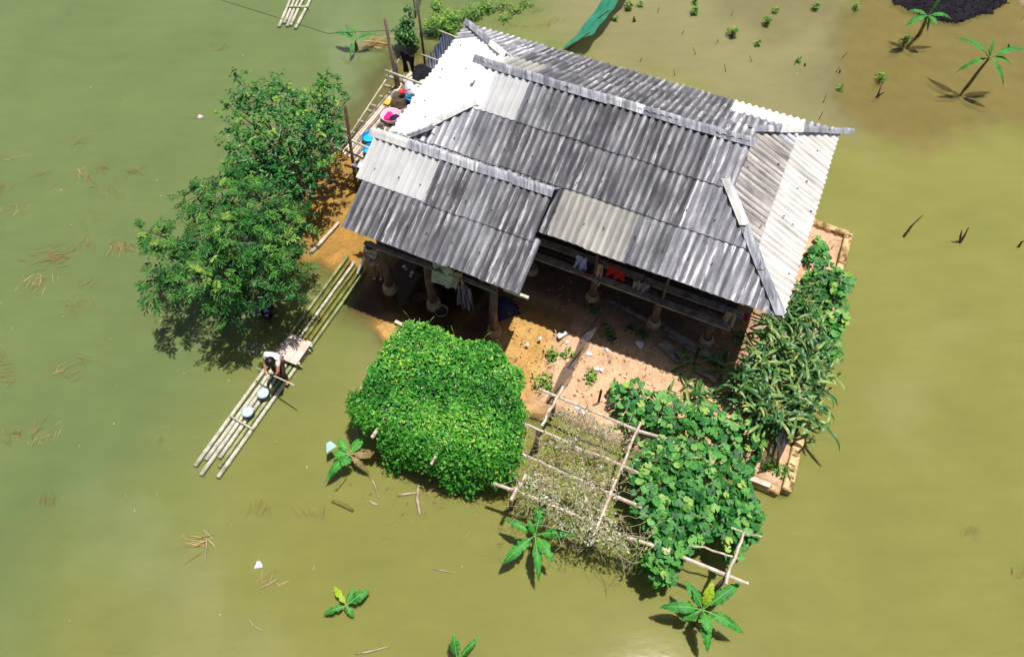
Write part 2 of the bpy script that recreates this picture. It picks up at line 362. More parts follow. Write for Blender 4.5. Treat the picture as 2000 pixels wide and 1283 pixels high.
def stripemat(name, cols, sc):
    m, n, b = newmat(name); w = n.nodes.new('ShaderNodeTexWave'); w.bands_direction = 'X'; w.inputs['Scale'].default_value = sc; w.inputs['Distortion'].default_value = .6
    n.links.new(coords(n, (1,1,1), False, 'UV'), w.inputs['Vector']); x = n.nodes.new('ShaderNodeValToRGB'); x.color_ramp.interpolation = 'CONSTANT'
    e = x.color_ramp.elements
    while len(e) < len(cols): e.new(.5)
    for i, c in enumerate(cols): e[i].position = i/len(cols); e[i].color = c
    n.links.new(w.outputs['Fac'], x.inputs[0]); n.links.new(x.outputs[0], b.inputs['Base Color']); b.inputs['Roughness'].default_value = .55; return m
M['stripe'] = stripemat('striped_tarp', [lin(96,124,196), lin(190,210,240), lin(248,250,253)], 2.2)
M['stripe2'] = stripemat('striped_cloth', [lin(74,72,104), lin(168,160,184), lin(120,106,124)], 1.6)

# ------------------------------------------------------------------ ground and flood water
xs = np.concatenate([[-2500,-600,-150,-50,-30], np.arange(-22, 22.01, .11), [30,50,150,600,2500]])
ys = np.concatenate([[-2500,-600,-150,-40,-10], np.arange(.5, 27.01, .11), [34,60,150,600,2500]])
GX, GY = np.meshgrid(xs, ys); G = np.stack([GX, GY], -1)
WOB = np.stack([fbm(G, 1.3, 3), fbm(G, 1.3, 4)], -1)
gh = np.full(GX.shape, -1.25); gc = np.tile(np.array(lin(120,100,60)[:3]), GX.shape + (1,))
def uvpoly(pts): return [tuple(W(u, v)[:2]) for u, v in pts]
def pad(poly, z, soft, colr, wob=.25, lump=.02):
    global gh, gc
    d = sdist(G + WOB*wob, poly); t = np.clip(d/soft + 1, 0, 1); t = t*t*(3-2*t)
    hgt = -1.25 + (z+1.25)*t + lump*fbm(G, 4, 9)*t; up = hgt > gh; gh = np.where(up, hgt, gh)
    k = np.clip(d/.5 + .9, 0, 1)[..., None]; gc = gc*(1-k) + np.array(colr[:3])*k
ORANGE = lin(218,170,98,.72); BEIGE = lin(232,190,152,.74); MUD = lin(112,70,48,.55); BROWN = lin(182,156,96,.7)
pad(polypx([(1640,90),(1690,20),(1780,-60),(2150,-90),(2150,200),(2030,240),(1900,215),(1760,250),(1690,235),(1645,170)], 0), -.17, 3.0, BROWN, .5, .03)
pad(polypx([(1940,-30),(1985,8),(2030,40),(2150,70),(2150,-90)], 0), .06, 1.6, lin(176,156,122,.66), 1.2, .05)
pad(polypx([(1430,-40),(1620,-50),(1600,20),(1500,60),(1440,30)], 0), -.32, 2.0, BROWN, .5)
pad(polypx([(700,215),(780,120),(860,110),(860,260),(740,300)], 0), -.16, 2.2, BROWN, .4)
pad(polypx([(588,440),(600,400),(640,330),(690,290),(760,300),(800,480),(740,540),(690,520),(640,505),(600,490)], 0), -.035, 2.2, ORANGE, .25, .03)
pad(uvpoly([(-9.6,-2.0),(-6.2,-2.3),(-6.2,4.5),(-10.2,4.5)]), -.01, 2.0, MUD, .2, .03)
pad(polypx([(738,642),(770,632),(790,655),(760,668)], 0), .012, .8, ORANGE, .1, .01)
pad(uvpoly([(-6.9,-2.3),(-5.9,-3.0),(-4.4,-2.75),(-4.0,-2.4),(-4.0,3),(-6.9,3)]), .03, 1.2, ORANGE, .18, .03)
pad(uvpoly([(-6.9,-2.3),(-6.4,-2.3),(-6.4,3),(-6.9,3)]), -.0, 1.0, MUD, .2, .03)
pad(uvpoly([(-4.35,-2.5),(-3,-2.55),(-1,-2.55),(.8,-2.15),(1.5,-2.15),(1.28,5.75),(-7,5.75),(-7,.3),(-4.5,.3)]), .16, .55, BEIGE, .1, .035)
k_ = np.clip(sdist(G + WOB*.3, uvpoly([(-7,.2),(-.6,.5),(-.4,5.6),(-7,5.6)]))/1.2 + .7, 0, 1)[..., None]*.8; gc = gc*(1-k_) + np.array(lin(124,82,60,.5)[:3])*k_   # trodden mud under the house, its colour darkened to stand in for deeper shade
nx, ny = len(xs), len(ys)
idx = np.arange(nx*ny).reshape(ny, nx); quads = np.stack([idx[:-1,:-1], idx[:-1,1:], idx[1:,1:], idx[1:,:-1]], -1).reshape(-1, 4)
def colattr(me, name, c):
    a = me.color_attributes.new(name, 'FLOAT_COLOR', 'POINT'); a.data.foreach_set('color', np.concatenate([c, np.ones(c.shape[:-1]+(1,))], -1).astype(np.float32).ravel())
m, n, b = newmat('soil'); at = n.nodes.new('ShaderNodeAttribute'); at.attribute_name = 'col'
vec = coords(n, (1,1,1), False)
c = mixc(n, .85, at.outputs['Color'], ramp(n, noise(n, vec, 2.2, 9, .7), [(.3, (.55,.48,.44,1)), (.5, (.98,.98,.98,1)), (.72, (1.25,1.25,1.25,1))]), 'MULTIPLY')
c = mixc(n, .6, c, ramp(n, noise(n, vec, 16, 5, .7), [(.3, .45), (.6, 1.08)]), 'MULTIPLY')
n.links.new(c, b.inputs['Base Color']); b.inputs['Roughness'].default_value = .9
bp = n.nodes.new('ShaderNodeBump'); bp.inputs['Strength'].default_value = .6; bp.inputs['Distance'].default_value = .04
n.links.new(noise(n, vec, 9, 8, .7), bp.inputs['Height']); n.links.new(bp.outputs[0], b.inputs['Normal'])
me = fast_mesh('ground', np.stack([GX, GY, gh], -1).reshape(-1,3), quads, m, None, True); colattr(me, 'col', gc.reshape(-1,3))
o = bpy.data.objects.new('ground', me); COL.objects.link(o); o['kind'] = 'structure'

# water: silt colour drifts across the flood; where the ground rises towards the surface the water thins and shows it
GREEN = np.array(lin(128,144,92,.67)[:3]); OLIVE = np.array(lin(158,157,88,.66)[:3]); PALE = np.array(lin(168,160,118,.62)[:3]); RED = np.array(lin(162,150,90,.66)[:3])
k = np.clip((GX + 9)/11 - (GY-12)/20 + .35*fbm(G, .35, 5), 0, 1)[..., None]; wc = GREEN*(1-k) + OLIVE*k
def tintw(poly, colr, soft, amt, wob):
    global wc
    d = sdist(G + WOB*wob, poly); t = np.clip(d/soft + .5, 0, 1)[..., None]*amt; wc = wc*(1-t) + colr*t
tintw(polypx([(1100,-40),(1650,-60),(1660,60),(1640,140),(1700,240),(1690,300),(1560,250),(1250,150),(1080,60)], 0), PALE, 1.6, .85, .7)
tintw(polypx([(1650,90),(1700,0),(2150,-90),(2150,230),(1960,250),(1800,300),(1700,270),(1640,180)], 0), RED, .6, .9, .8)
tintw(polypx([(660,260),(760,120),(830,100),(830,260),(700,330)], 0), np.array(lin(150,132,82,.62)[:3]), 2.0, .7, .5)
dep = np.clip(-gh, 0, 2); op = 1 - np.exp(-dep*np.where(dep > .5, 5.0, 5.0))
m, n, b = newmat('flood_water'); out = n.nodes['Material Output']
at = n.nodes.new('ShaderNodeAttribute'); at.attribute_name = 'col'; ao = n.nodes.new('ShaderNodeAttribute'); ao.attribute_name = 'tint'
vec = coords(n, (1,1,1), False)
c = mixc(n, .5, at.outputs['Color'], ramp(n, noise(n, vec, .35, 5, .55), [(.35, (.88,.9,.86,1)), (.65, (1.08,1.08,1.06,1))]), 'MULTIPLY')
c = mixc(n, .35, c, ramp(n, noise(n, coords(n, (.5, 1.3, 1), False), 1.6, 8, .7), [(.36, (.84,.86,.82,1)), (.64, (1.12,1.11,1.12,1))]), 'MULTIPLY')
n.links.new(c, b.inputs['Base Color']); b.inputs['Roughness'].default_value = .06; b.inputs['IOR'].default_value = 1.33
b.inputs['Subsurface Weight'].default_value = 1.0; b.inputs['Subsurface Scale'].default_value = .16; b.inputs['Subsurface Radius'].default_value = (1, 1, .6)
bp = n.nodes.new('ShaderNodeBump'); bp.inputs['Strength'].default_value = .05; bp.inputs['Distance'].default_value = .03
wv = mth(n, 'ADD', noise(n, coords(n, (1,2.2,1), False), 1.6, 3, .5), mth(n, 'MULTIPLY', noise(n, vec, 7, 2), .25))
n.links.new(wv, bp.inputs['Height']); n.links.new(bp.outputs[0], b.inputs['Normal'])
tr = n.nodes.new('ShaderNodeBsdfTransparent'); tr.inputs[0].default_value = (.93,.9,.8,1); x = n.nodes.new('ShaderNodeMixShader')
n.links.new(ao.outputs['Fac'], x.inputs[0]); n.links.new(tr.outputs[0], x.inputs[1]); n.links.new(b.outputs[0], x.inputs[2])
gl = n.nodes.new('ShaderNodeBsdfGlossy'); gl.inputs['Roughness'].default_value = .06; n.links.new(bp.outputs[0], gl.inputs['Normal'])
fr = n.nodes.new('ShaderNodeFresnel'); fr.inputs[0].default_value = 1.33; y = n.nodes.new('ShaderNodeMixShader')
n.links.new(mth(n, 'MULTIPLY', fr.outputs[0], mth(n, 'SUBTRACT', 1.0, ao.outputs['Fac'])), y.inputs[0]); n.links.new(x.outputs[0], y.inputs[1]); n.links.new(gl.outputs[0], y.inputs[2])
n.links.new(y.outputs[0], out.inputs[0])
me = fast_mesh('water', np.stack([GX, GY, 0*gh], -1).reshape(-1,3), quads, m, op.reshape(-1), True); colattr(me, 'col', wc.reshape(-1,3))
o = bpy.data.objects.new('water', me); COL.objects.link(o); o['kind'] = 'structure'
# ------------------------------------------------------------------ the stilt house
EZ, RZ, RV, UL = 3.05, 4.58, 3.1, -10.5
house = thing('stilt_house', W(-5.2, 3.1, 0), 'timber stilt house under a weathered grey corrugated roof, standing in the flood', 'house')
PITCH = .178; SW = .89
def sheet_mesh(L, mat_, cut=None, w=SW, name='roof_sheet'):
    cols = int(round((w+PITCH*.5)/PITCH*6)); bm = bmesh.new(); rows = 3; g = []
    for j in range(rows):
        y = L*j/(rows-1)
        g.append([bm.verts.new((x_, y, .029*math.cos(2*math.pi*x_/PITCH) + .010*(1-2*abs(j/(rows-1)-.5))*-1)) for x_ in np.linspace(0, w+PITCH*.5, cols+1)])
    for j in range(rows-1):
        for i in range(cols): bm.faces.new((g[j][i], g[j][i+1], g[j+1][i+1], g[j+1][i]))
    if cut:
        for co, no in cut: bmesh.ops.bisect_plane(bm, geom=bm.verts[:]+bm.edges[:]+bm.faces[:], plane_co=co, plane_no=no, clear_outer=True)
    if not bm.faces: bm.free(); return None
    for f in bm.faces: f.smooth = True
    bmesh.ops.solidify(bm, geom=bm.faces[:], thickness=.007); bm.normal_update()
    for e in bm.edges:
        if len(e.link_faces) < 2 or e.calc_face_angle(0) > .95: e.smooth = False
    me = bpy.data.meshes.new(name); bm.to_mesh(me); bm.free(); me.materials.append(mat_); return me
CACHE = {}
def lay(parent, o0, xa, ya, L, mat_, cuts=None, w=SW):       # one sheet; o0 = lower left corner, xa across, ya up the slope
    xa = nrm(xa); ya = nrm(ya); za = np.cross(xa, ya)
    lift = .028; ya2 = nrm(ya*L - za*lift); o1 = o0 + za*(.04+lift) + za*rng.uniform(0, .004) + ya*rng.uniform(-.02, .02)
    xa2 = nrm(xa*w - za*.010); za2 = np.cross(xa2, ya2)
    a = rng.normal(0, .003); xa2, ya2 = nrm(xa2+ya2*a), nrm(ya2-xa2*a)
    M4 = frame(o1, xa2, ya2, za2)
    if cuts:
        inv = M4.inverted(); R = inv.to_3x3()
        lc = [(inv @ Vector(co), R @ Vector(no)) for co, no in cuts]
        me = sheet_mesh(L, M[mat_], lc, w)
        if me is None: return
    else:
        key = (round(L, 3), mat_, round(w, 3))
        if key not in CACHE: CACHE[key] = sheet_mesh(L, M[mat_], None, w)
        me = CACHE[key]
    return place('roof_sheet', me, M4, parent)
def timberframe(name, bars, parent, mat_='timber'):
    mb = MB()
    for a, b_, w, h in bars: mb.bar(a, b_, w, h)
    return mb.build(name, M[mat_], parent)
sl_len = math.hypot(RV, RZ-EZ); cs, sn = RV/sl_len, (RZ-EZ)/sl_len; RL = sl_len/3
dz = .06
def slope(u, v): return W(u, v, EZ - dz + (RZ-EZ)*min(v, 2*RV-v)/RV)
bars = [(slope(UL+.1, v), slope(-.1, v), .07, .08) for v in (.15, 1.0, 2.05, 2*RV-2.05, 2*RV-1.0, 2*RV-.15)]
bars[2] = (slope(-8.3, 2.05), slope(-2.0, 2.05), .07, .08); bars[3] = (slope(-8.3, 2*RV-2.05), slope(-2.0, 2*RV-2.05), .07, .08)
bars[1] = (slope(-9.4, 1.0), slope(-1.0, 1.0), .07, .08); bars[4] = (slope(-9.4, 2*RV-1), slope(-1.0, 2*RV-1.0), .07, .08)
bars += [(W(-8.4, RV, RZ-.1), W(-1.95, RV, RZ-.1), .08, .1)]
main_roof = timberframe('main_roof', bars, house)
RU, LU = -1.95, -8.3                                         # where the hips start
def plane(u0, v0, nu, nv): return (W(u0, v0, 0), U*nu + V*nv)
hr = nrm([2.067, 1.95, 0]); hl = nrm([-2.067, 2.2, 0])
cut_fr = plane(0, 0, hr[0], hr[1]); cut_fl = plane(UL, 0, -2.067/3.02, 2.2/3.02)
cut_br = plane(0, 2*RV, hr[0], -hr[1]); cut_bl = plane(UL, 2*RV, -2.067/3.02, -2.2/3.02)
def pick(row, u, side):
    r = rng.random()
    return 'mid' if r < .12 else 'grey'
yf = V*cs + Z*sn; yb = -V*cs + Z*sn
for r in range(3):
    v0 = RL*r*cs; z0 = EZ + RL*r*sn
    for i in range(12):
        u0 = -SW*(i+1)
        mt = pick(r, u0, 'f')
        if r == 0 and i in (4, 5): mt = 'cream'
        if r == 2 and i in (8, 9): mt = 'white'
        if r == 1 and i in (8, 9): mt = 'mid'
        if r == 2: cuts = [plane(RU+.08, 0, 1, 0), plane(LU-.12, 0, -1, 0)]
        else: cuts = [cut_fr, cut_fl]
        need = (u0 + SW*1.15 > RU+.08 or u0 < LU-.12) if r == 2 else (u0 + SW*1.15 > -2.1 or u0 < -8.1)
        if r == 2 and (u0 > RU or u0+SW < LU-.1): continue
        lay(main_roof, W(u0, v0, z0), U, yf, RL+.1, mt, cuts if need else None)
        u1 = -SW*i                                    # back slope, mirrored
        mt = pick(r, u0, 'b')
        if r == 0 and i in (1, 2): mt = 'white'
        if r == 2 and i in (8, 9): mt = 'cream'
        if r == 2: cuts = [plane(RU+.08, 0, 1, 0), plane(LU-.12, 0, -1, 0)]
        else: cuts = [cut_br, cut_bl]
        lay(main_roof, W(u1, 2*RV-v0, z0), -U, yb, RL+.1, mt, cuts if need else None)
zt = EZ + 2*RL*sn                                             # top of the hip slopes
for side in (1, -1):
    ue, ut = (0, RU) if side > 0 else (UL, LU)
    hz = abs(ut-ue); Ls = math.hypot(hz, zt-EZ); ya = (-U*side*hz + Z*(zt-EZ))/Ls; xa = V*side
    cf, cb = (cut_fr, cut_br) if side > 0 else (cut_fl, cut_bl)
    cuts = [(cf[0], -np.asarray(cf[1])), (cb[0], -np.asarray(cb[1]))]
    for r in range(2):
        L1 = Ls/2
        for i in range(7):
            s0 = SW*i - .02 if side > 0 else 2*RV - SW*i + .02
            if side > 0: mt = ('cream' if r == 0 else ('stained' if 1 <= i <= 4 else 'cream')); 
            else: mt = 'white'
            if side > 0 and r == 1 and i == 5: mt = 'mid'
            if side < 0 and i in (0,) : mt = 'mid'
            o0 = W(ue, 0, EZ) + V*s0 + ya*L1*r
            sk = .5*(1-(s0-.5)/5.5) if side < 0 else 0          # the left eave runs a little askew
            lay(main_roof, o0 + ya*sk, xa, ya, L1+(.1 if r == 0 else .04-sk), mt, cuts)
    mb = MB(); gu = ut - .25*side                              # small gable above the hip slope
    mb.poly([W(gu, RV-.98, zt-.06), W(gu, RV+.98, zt-.06), W(gu, RV, RZ-.07)]); mb.build('gable_board', M['dark_timber'], main_roof, solid=.02)
CAPM = {}
def cap(parent, a, b_, wl, wr, mat_='cap', w=.15, name='ridge_cap'):    # a bent cap piece from a to b, wings along directions wl and wr
    a = np.asarray(a, float); b_ = np.asarray(b_, float); d = nrm(b_-a); n_ = nrm(np.cross(d, nrm(wl)-nrm(wr))); 
    if n_[2] < 0: n_ = -n_
    rows = []
    L = np.linalg.norm(b_-a)
    for p, kk in ((a, 1.0), (b_, .93)):
        row = []
        for s_, wg in ((1, wl), (-1, wr)):
            pts = [nrm(wg)*w*kk, nrm(wg)*w*kk*.45 + n_*.03, nrm(wg)*.03 + n_*.05]
            row += [p + q for q in (pts if s_ > 0 else pts[::-1])]
        rows.append(row)
    mb = MB().grid(rows); o = mb.build(name, M[mat_], parent, True, solid=.012)
    return o
def cap_run(parent, a, b_, n_, wl, wr, mats, w=.15, lift=.08, name='ridge_cap'):
    a = np.asarray(a, float) + Z*lift; b_ = np.asarray(b_, float) + Z*lift
    for i in range(n_):
        p = a + (b_-a)*(i/n_); q = a + (b_-a)*((i+1.08)/n_)
        j1 = rng.normal(0, .012, 3); j2 = rng.normal(0, .012, 3)
        cap(parent, p + Z*.014 + j1, q + j2, wl, wr, mats[i % len(mats)], w, name)
cap_run(main_roof, W(RU+.15, RV, RZ), W(LU-.3, RV, RZ), 8, -yf, -yb, ['cap', 'cap', 'cap', 'mid', 'cap', 'cap', 'cap', 'cap'], .17)
def onf(u, v): return slope(u, v) + Z*dz
yr = nrm(-U*1.95 + Z*(zt-EZ)); yl = nrm(U*2.2 + Z*(zt-EZ))
hwf = nrm(-U+V*.0 - yf*.3); 
cap_run(main_roof, W(.02, -.02, EZ+.0), W(RU-.05, 2.12, zt+.02), 3, nrm(-U*1.0 - V*.2 + Z*.05), nrm(V*1.0 + U*.1 + Z*.05), ['cap', 'cap', 'capwhite'], .15, .09, 'hip_cap')
cap_run(main_roof, W(.34, 2*RV+.30, EZ-.14), W(RU-.02, 2*RV-2.1, zt+.02), 4, nrm(-V*1.0 + U*.1 + Z*.05), nrm(-U*1.0 + V*.2 + Z*.05), ['cap', 'cap', 'capwhite', 'cap'], .15, .09, 'hip_cap')
cap_run(main_roof, W(UL+.35, .35, EZ+.18), W(LU+.02, 2.12, zt+.02), 3, nrm(V*1.0 + Z*.05), nrm(U*1.0 - V*.1 + Z*.05), ['cap', 'capwhite', 'capwhite'], .17, .10, 'hip_cap')
cap_run(main_roof, W(UL-.12, 2*RV+.12, EZ-.04), W(LU, 2*RV-2.1, zt+.02), 3, nrm(U*1.0 + Z*.05), nrm(-V*1.0 + Z*.05), ['cap', 'cap', 'capwhite'], .16, .10, 'hip_cap')
# porch roof
PE, PV0, PV1, PR = 2.76, -1.57, .60, 3.80; PU0, PU1 = -9.9, -5.5
pl = math.hypot(PV1-PV0, PR-PE); pc, ps = (PV1-PV0)/pl, (PR-PE)/pl; yp = V*pc + Z*ps; PL = pl/2
porch_roof = timberframe('porch_roof', [(W(PU0+.1, v, PE-.06+(PR-PE)*(v-PV0)/(PV1-PV0)), W(PU1-.05, v, PE-.06+(PR-PE)*(v-PV0)/(PV1-PV0)), .06, .07) for v in (-1.4, -.5, .45)], house)
for r in range(2):
    for i in range(5):
        u0 = PU0 + SW*i - .02 + .06
        if r == 1 and i in (0, 1): mt = 'white'
        elif i == 3: mt = 'mid'
        else: mt = 'grey'
        lay(porch_roof, W(u0, PV0, PE) + yp*PL*r - U*(PITCH*r), U, yp, PL+.1, mt)
for i in range(5):                                            # short back slope down to the main roof
    u1 = PU1 - SW*i + .03
    vb = 1.15; yq = nrm(-V*(vb-PV1) + Z*(.46)); 
    lay(porch_roof, W(u1, vb, PR-.46*(vb-PV1)/(vb-PV1)+.02) , -U, yq, math.hypot(vb-PV1, .46), 'grey' if i < 4 else 'mid')
cap_run(porch_roof, W(PU1+.03, PV1, PR), W(PU0-.2, PV1, PR), 5, -yp, nrm(V*pc - Z*ps), ['cap', 'cap', 'mid', 'cap', 'capwhite'], .17)
cap(porch_roof, W(-9.45, .95, 3.66), W(-8.9, 1.25, 3.92), nrm(V+Z*.05), nrm(U), 'mid', .12, 'flashing')
# stilts, floor, gallery
def pillar(u, v, top, lean=(0, 0), base=0.1, r=.105):
    a = W(u, v, base); b_ = W(u+lean[0], v+lean[1], top)
    mid = (a*.6+b_*.4) + U*rng.normal(0, .02) + V*rng.normal(0, .015)
    p = MB().tube([a+Z*.12, mid, b_], [r*1.08, r, r*.9], 12).build('pillar', M['pillar'], house, True)
    MB().lathe(a - Z*.25, [(.19, 0), (.2, .2), (.19, .36), (.165, .46), (.12, .48)], 16).build('pillar_base', M['stone'], p, True)
for u, v in ((-6.1,.97),(-4.28,.84),(-2.55,.75),(-1.17,.8)): pillar(u, v, 1.42, base=.1)
for u in (-9.4, -7.8, -6.1, -4.28, -2.55, -1.17):
    for v in (3.1, 5.5): pillar(u, v, 1.42, base=.1)
for u, v, l in ((-9.33,-1.1,.05),(-8.01,-1.06,0),(-6.2,-1.14,.05)): pillar(u, v, 2.35, (l, .03), base=.02)
for u in (-9.4, -8.0): pillar(u, .9, 1.42, base=.0)
for v in (.95, 3.1, 5.5): MB().bar(W(-9.9, v, 1.44), W(-.75, v, 1.44), .14, .14).build('floor_beam', M['dark_timber'], house)
for i, u in enumerate(np.arange(-9.8, -.8, .3)): MB().box(W(u+.15, 3.15, 1.545), U, V, Z, .285, 4.9, .03).build('floor_board', M['dark_timber'], house)
for u0, u1, v, z, w, h in ((-6.35,-2.6,.56,1.43,.20,.07),(-2.58,-.78,.54,1.42,.20,.07),(-6.25,-3.1,.86,1.66,.2,.05),(-3.08,-.62,.84,1.62,.2,.05)):
    MB().bar(W(u0, v, z), W(u1, v, z-.01), w, h).build('gallery_plank', M['plank'], house, bevel=.006)
tip = MB().bar(W(-.62, .84, 1.60), W(-.50, .84, 1.60), .19, .048).build('painted_end', M['redc'], house)
for u in (-4.25, -2.5): MB().bar(W(u, .60, 1.3), W(u, .55, 2.98), .06, .07, V).build('gallery_post', M['timber'], house)
for u in (-9.8, -7.8, -6.1, -4.28, -2.55, -.9):
    for v in (1.7, 5.5): MB().bar(W(u, v, 1.55), W(u, v, EZ+(.75 if v < 2 and -8 < u < -2 else .3)), .12, .12, V).build('post', M['dark_timber'], house)
def boards(uva, uvb, z0, z1, n_):                             # a wall of upright boards
    a = W(*uva); b_ = W(*uvb); d = nrm(b_-a); L = np.linalg.norm(b_-a)/n_; nn = np.cross(d, Z)
    for i in range(n_): MB().box(a + d*L*(i+.5) + Z*((z0+z1)/2) + nn*rng.uniform(-.006, .006), d, nn, Z, L-.012, .025, z1-z0+rng.uniform(-.03, .03)).build('wall_board', M['dark_timber'], house)
boards((-9.8, 1.75), (-8.6, 1.75), 1.56, 3.3, 5); boards((-8.6, 1.75), (-1.9, 1.75), 1.56, 3.75, 25); boards((-1.9, 1.75), (-.9, 1.75), 1.56, 3.3, 4); boards((-9.8, 5.45), (-.9, 5.45), 1.56, 3.25, 34)
boards((-.88, 1.8), (-.88, 5.4), 1.56, 3.35, 14); boards((-9.82, 1.8), (-9.82, 5.4), 1.56, 3.3, 14)
# porch beams and floor
MB().bar(W(-9.75, -1.12, 2.32), W(-5.75, -1.16, 2.30), .11, .12).build('porch_beam', M['plank'], house, bevel=.008)
MB().bar(W(-9.6, -1.28, 2.05), W(-7.4, -1.25, 2.05), .12, .05).build('porch_beam', M['plank'], house, bevel=.006)
MB().bar(W(-7.3, -1.22, 2.02), W(-6.05, -1.22, 2.0), .1, .05).build('porch_beam', M['plank'], house, bevel=.006)
MB().bar(W(-5.75, -1.45, 2.58), W(-5.15, -1.45, 2.58), .07, .06).build('purlin_end', M['pale_wood'], house)
for i, u in enumerate(np.arange(-9.5, -6.2, .3)): MB().box(W(u+.15, .05, 1.52), U, V, Z, .28, 1.9, .03).build('porch_board', M['dark_timber'], house)
for k, u in enumerate((-7.75, -7.1, -6.45)): MB().bar(W(u, -1.2, 2.02), W(u, -1.18, 2.3), .05, .06, V).build('batten', M['timber'], house)
# bolts on the roof (tiny dark heads, joined)
mb = MB()
for v in (.5, 1.35, 2.5):
    for u in np.arange(-9.6+v, -1.0-v*.7, .62):
        if u < -5.6 and v < 1.2: continue
        q = onf(u+rng.normal(0, .08), v+rng.normal(0, .04)); mb.box(q+Z*.085, U, yf, np.cross(U, yf), .025, .045, .02)
for v in (-1.1, -.2):
    for u in np.arange(-9.6, -5.7, .6):
        q = W(u+rng.normal(0, .08), v, PE+(PR-PE)*(v-PV0)/(PV1-PV0)); mb.box(q+Z*.085, U, yp, np.cross(U, yp), .025, .045, .02)
for k in range(12):
    t = rng.random(); v = rng.uniform(.9+t, 5.2-t)
    mb.box(W(-1.9*t, v, EZ+(zt-EZ)*t+.085), U, V, Z, .04, .02, .02); mb.box(W(UL+2.1*t, v, EZ+(zt-EZ)*t+.085), U, V, Z, .04, .02, .02)
bo = mb.build('roof_bolts', M['stick'], main_roof); bo['kind'] = 'stuff'
# ------------------------------------------------------------------ retaining kerb, nets
kerb = thing('yard_kerb', W(1.5, 1.5, 0), 'low yellowed concrete kerb wall round the house yard', 'kerb')
def kerbrun(pts, w, z0, z1, mat_, name):
    for a, b_ in zip(pts[:-1], pts[1:]):
        a = W(*a); b_ = W(*b_); L = np.linalg.norm(b_-a); n_ = max(1, int(L/1.1)); d = (b_-a)/n_
        for i in range(n_):
            hh = (z1-z0) + rng.uniform(-.03, .03)
            MB().box(a+d*(i+.5)+Z*(z0+hh/2)+nrm(np.cross(d, Z))*rng.uniform(-.02, .02), nrm(d), nrm(np.cross(d, Z)), Z, np.linalg.norm(d)-.008, w+rng.uniform(-.02, .02), hh).build(name, M[mat_], kerb, bevel=.02)
kerbrun([(1.60,-2.28), (1.42,5.85)], .2, -.7, .27, 'kerb', 'kerb_block')
kerbrun([(1.45,5.9), (.2,5.95)], .22, -.7, .2, 'kerb', 'kerb_block')
kerbrun([(.2,-2.3), (1.46,-2.32)], .16, -.7, .2, 'kerb', 'kerb_block')
MB().bar(W(.55,-2.36,.27), W(1.2,-2.34,.27), .12, .06).build('coping', M['pale_wood'], kerb)
def net(name, label, pts, z0, z1, m_, cat='net fence', sag=.06, lean=(0,0), postm='stick', seed=0, posts=True):   # pts: world xy points
    pts = [np.array([p[0], p[1], 0.]) for p in pts]; th = thing(name, pts[0]+Z*z0, label, cat); rows = []
    dense = []
    for a, b_ in zip(pts[:-1], pts[1:]):
        for t in np.linspace(0, 1, 9)[:-1]: dense.append((a+(b_-a)*t, t))
    dense.append((pts[-1], 0))
    for k in range(6):
        f = k/5; row = []
        for p, t in dense:
            s_ = 4*t*(1-t); ln = np.array([lean[0], lean[1], 0])*f
            row.append(p + ln + Z*(z0+(z1-z0)*f - sag*s_*f*2) + np.array([math.sin(p[0]*9+k), math.cos(p[1]*8+k), 0])*.035)
        rows.append(row)
    MB().grid(rows).build('netting', M[m_], th, True)
    if posts:
        for p in pts: MB().tube([p+Z*(z0-.25), p + np.array([lean[0], lean[1], 0]) + Z*(z1+.12)], .022, 6).build('post', M[postm], th, True)
    return th
net('net_fence', 'grey see-through net fence across the bare yard in front of the house', [W(-4.22,-2.55), W(-4.15,-1.45), W(-4.12,-.35)], .12, .95, 'net', lean=(.42,.05), sag=.1)
net('net_fence', 'torn black net fence sagging beside the kerb corner', [W(1.32,-1.75), W(1.30,-.75), W(1.28,.2)], .15, 1.05, 'dnet', lean=(-.35,-.05))
net('net_fence', 'green shade net fence standing in the water behind the roof', [P(1092,95,0), P(1130,52,0), P(1160,12,0), P(1195,-30,0)], -.1, .7, 'gnet', lean=(.95,-.3), sag=.08)
net('net_fence', 'thin grey net strung between sticks behind the dark shrub', [P(812,35,0), P(822,0,0), P(850,-40,0)], -.1, .8, 'net', lean=(0,0))

# ------------------------------------------------------------------ trellises
def trellis(name, label, beams, posts, zt_):
    t = thing(name, np.append(np.mean([b_[0] for b_ in beams], 0)[:2], 0), label, 'trellis')
    for k, (a, b_, w, h) in enumerate(beams):
        w = w*rng.uniform(.38, .52); pp = [a+(b_-a)*q+(rng.normal(0, .018, 3) if 0 < q < 1 else 0) for q in np.linspace(0, 1, 7)]
        MB().tube(pp, [w*rng.uniform(.85, 1.1) for _ in pp], 6).build('beam', M['trellis_wood'], t)
    for p, z in posts: MB().tube([np.append(p[:2], -1.0), np.append(p[:2]+rng.normal(0, .02, 2), z)], [.055, .045], 8).build('post', M['timber'], t, True)
    return t
b = []
for v, u0, u1, z in ((-2.75,-4.25,-.7,1.20),(-3.68,-4.3,-1.45,1.2),(-4.35,-4.0,-1.25,1.21),):
    b.append((W(u0, v, z), W(u1, v-.02, z), .085, .06))
b.append((W(-4.25,-5.19,1.2), W(1.13,-4.94,1.2), .085, .06))
for u, v0, v1, z in ((-3.85,-3.6,-2.5,1.28),(-1.95,-5.35,-2.6,1.27),(.72,-5.15,-4.05,1.29),(-3.75,-5.4,-4.75,1.28)):
    b.append((W(u, v0, z), W(u+.05, v1, z), .075, .06))
for a, c in (((1428,1030,1.25),(1487,1048,1.25)),((1345,1065,1.22),(1440,1088,1.22))): b.append((P(*a), P(*c), .05, .04))
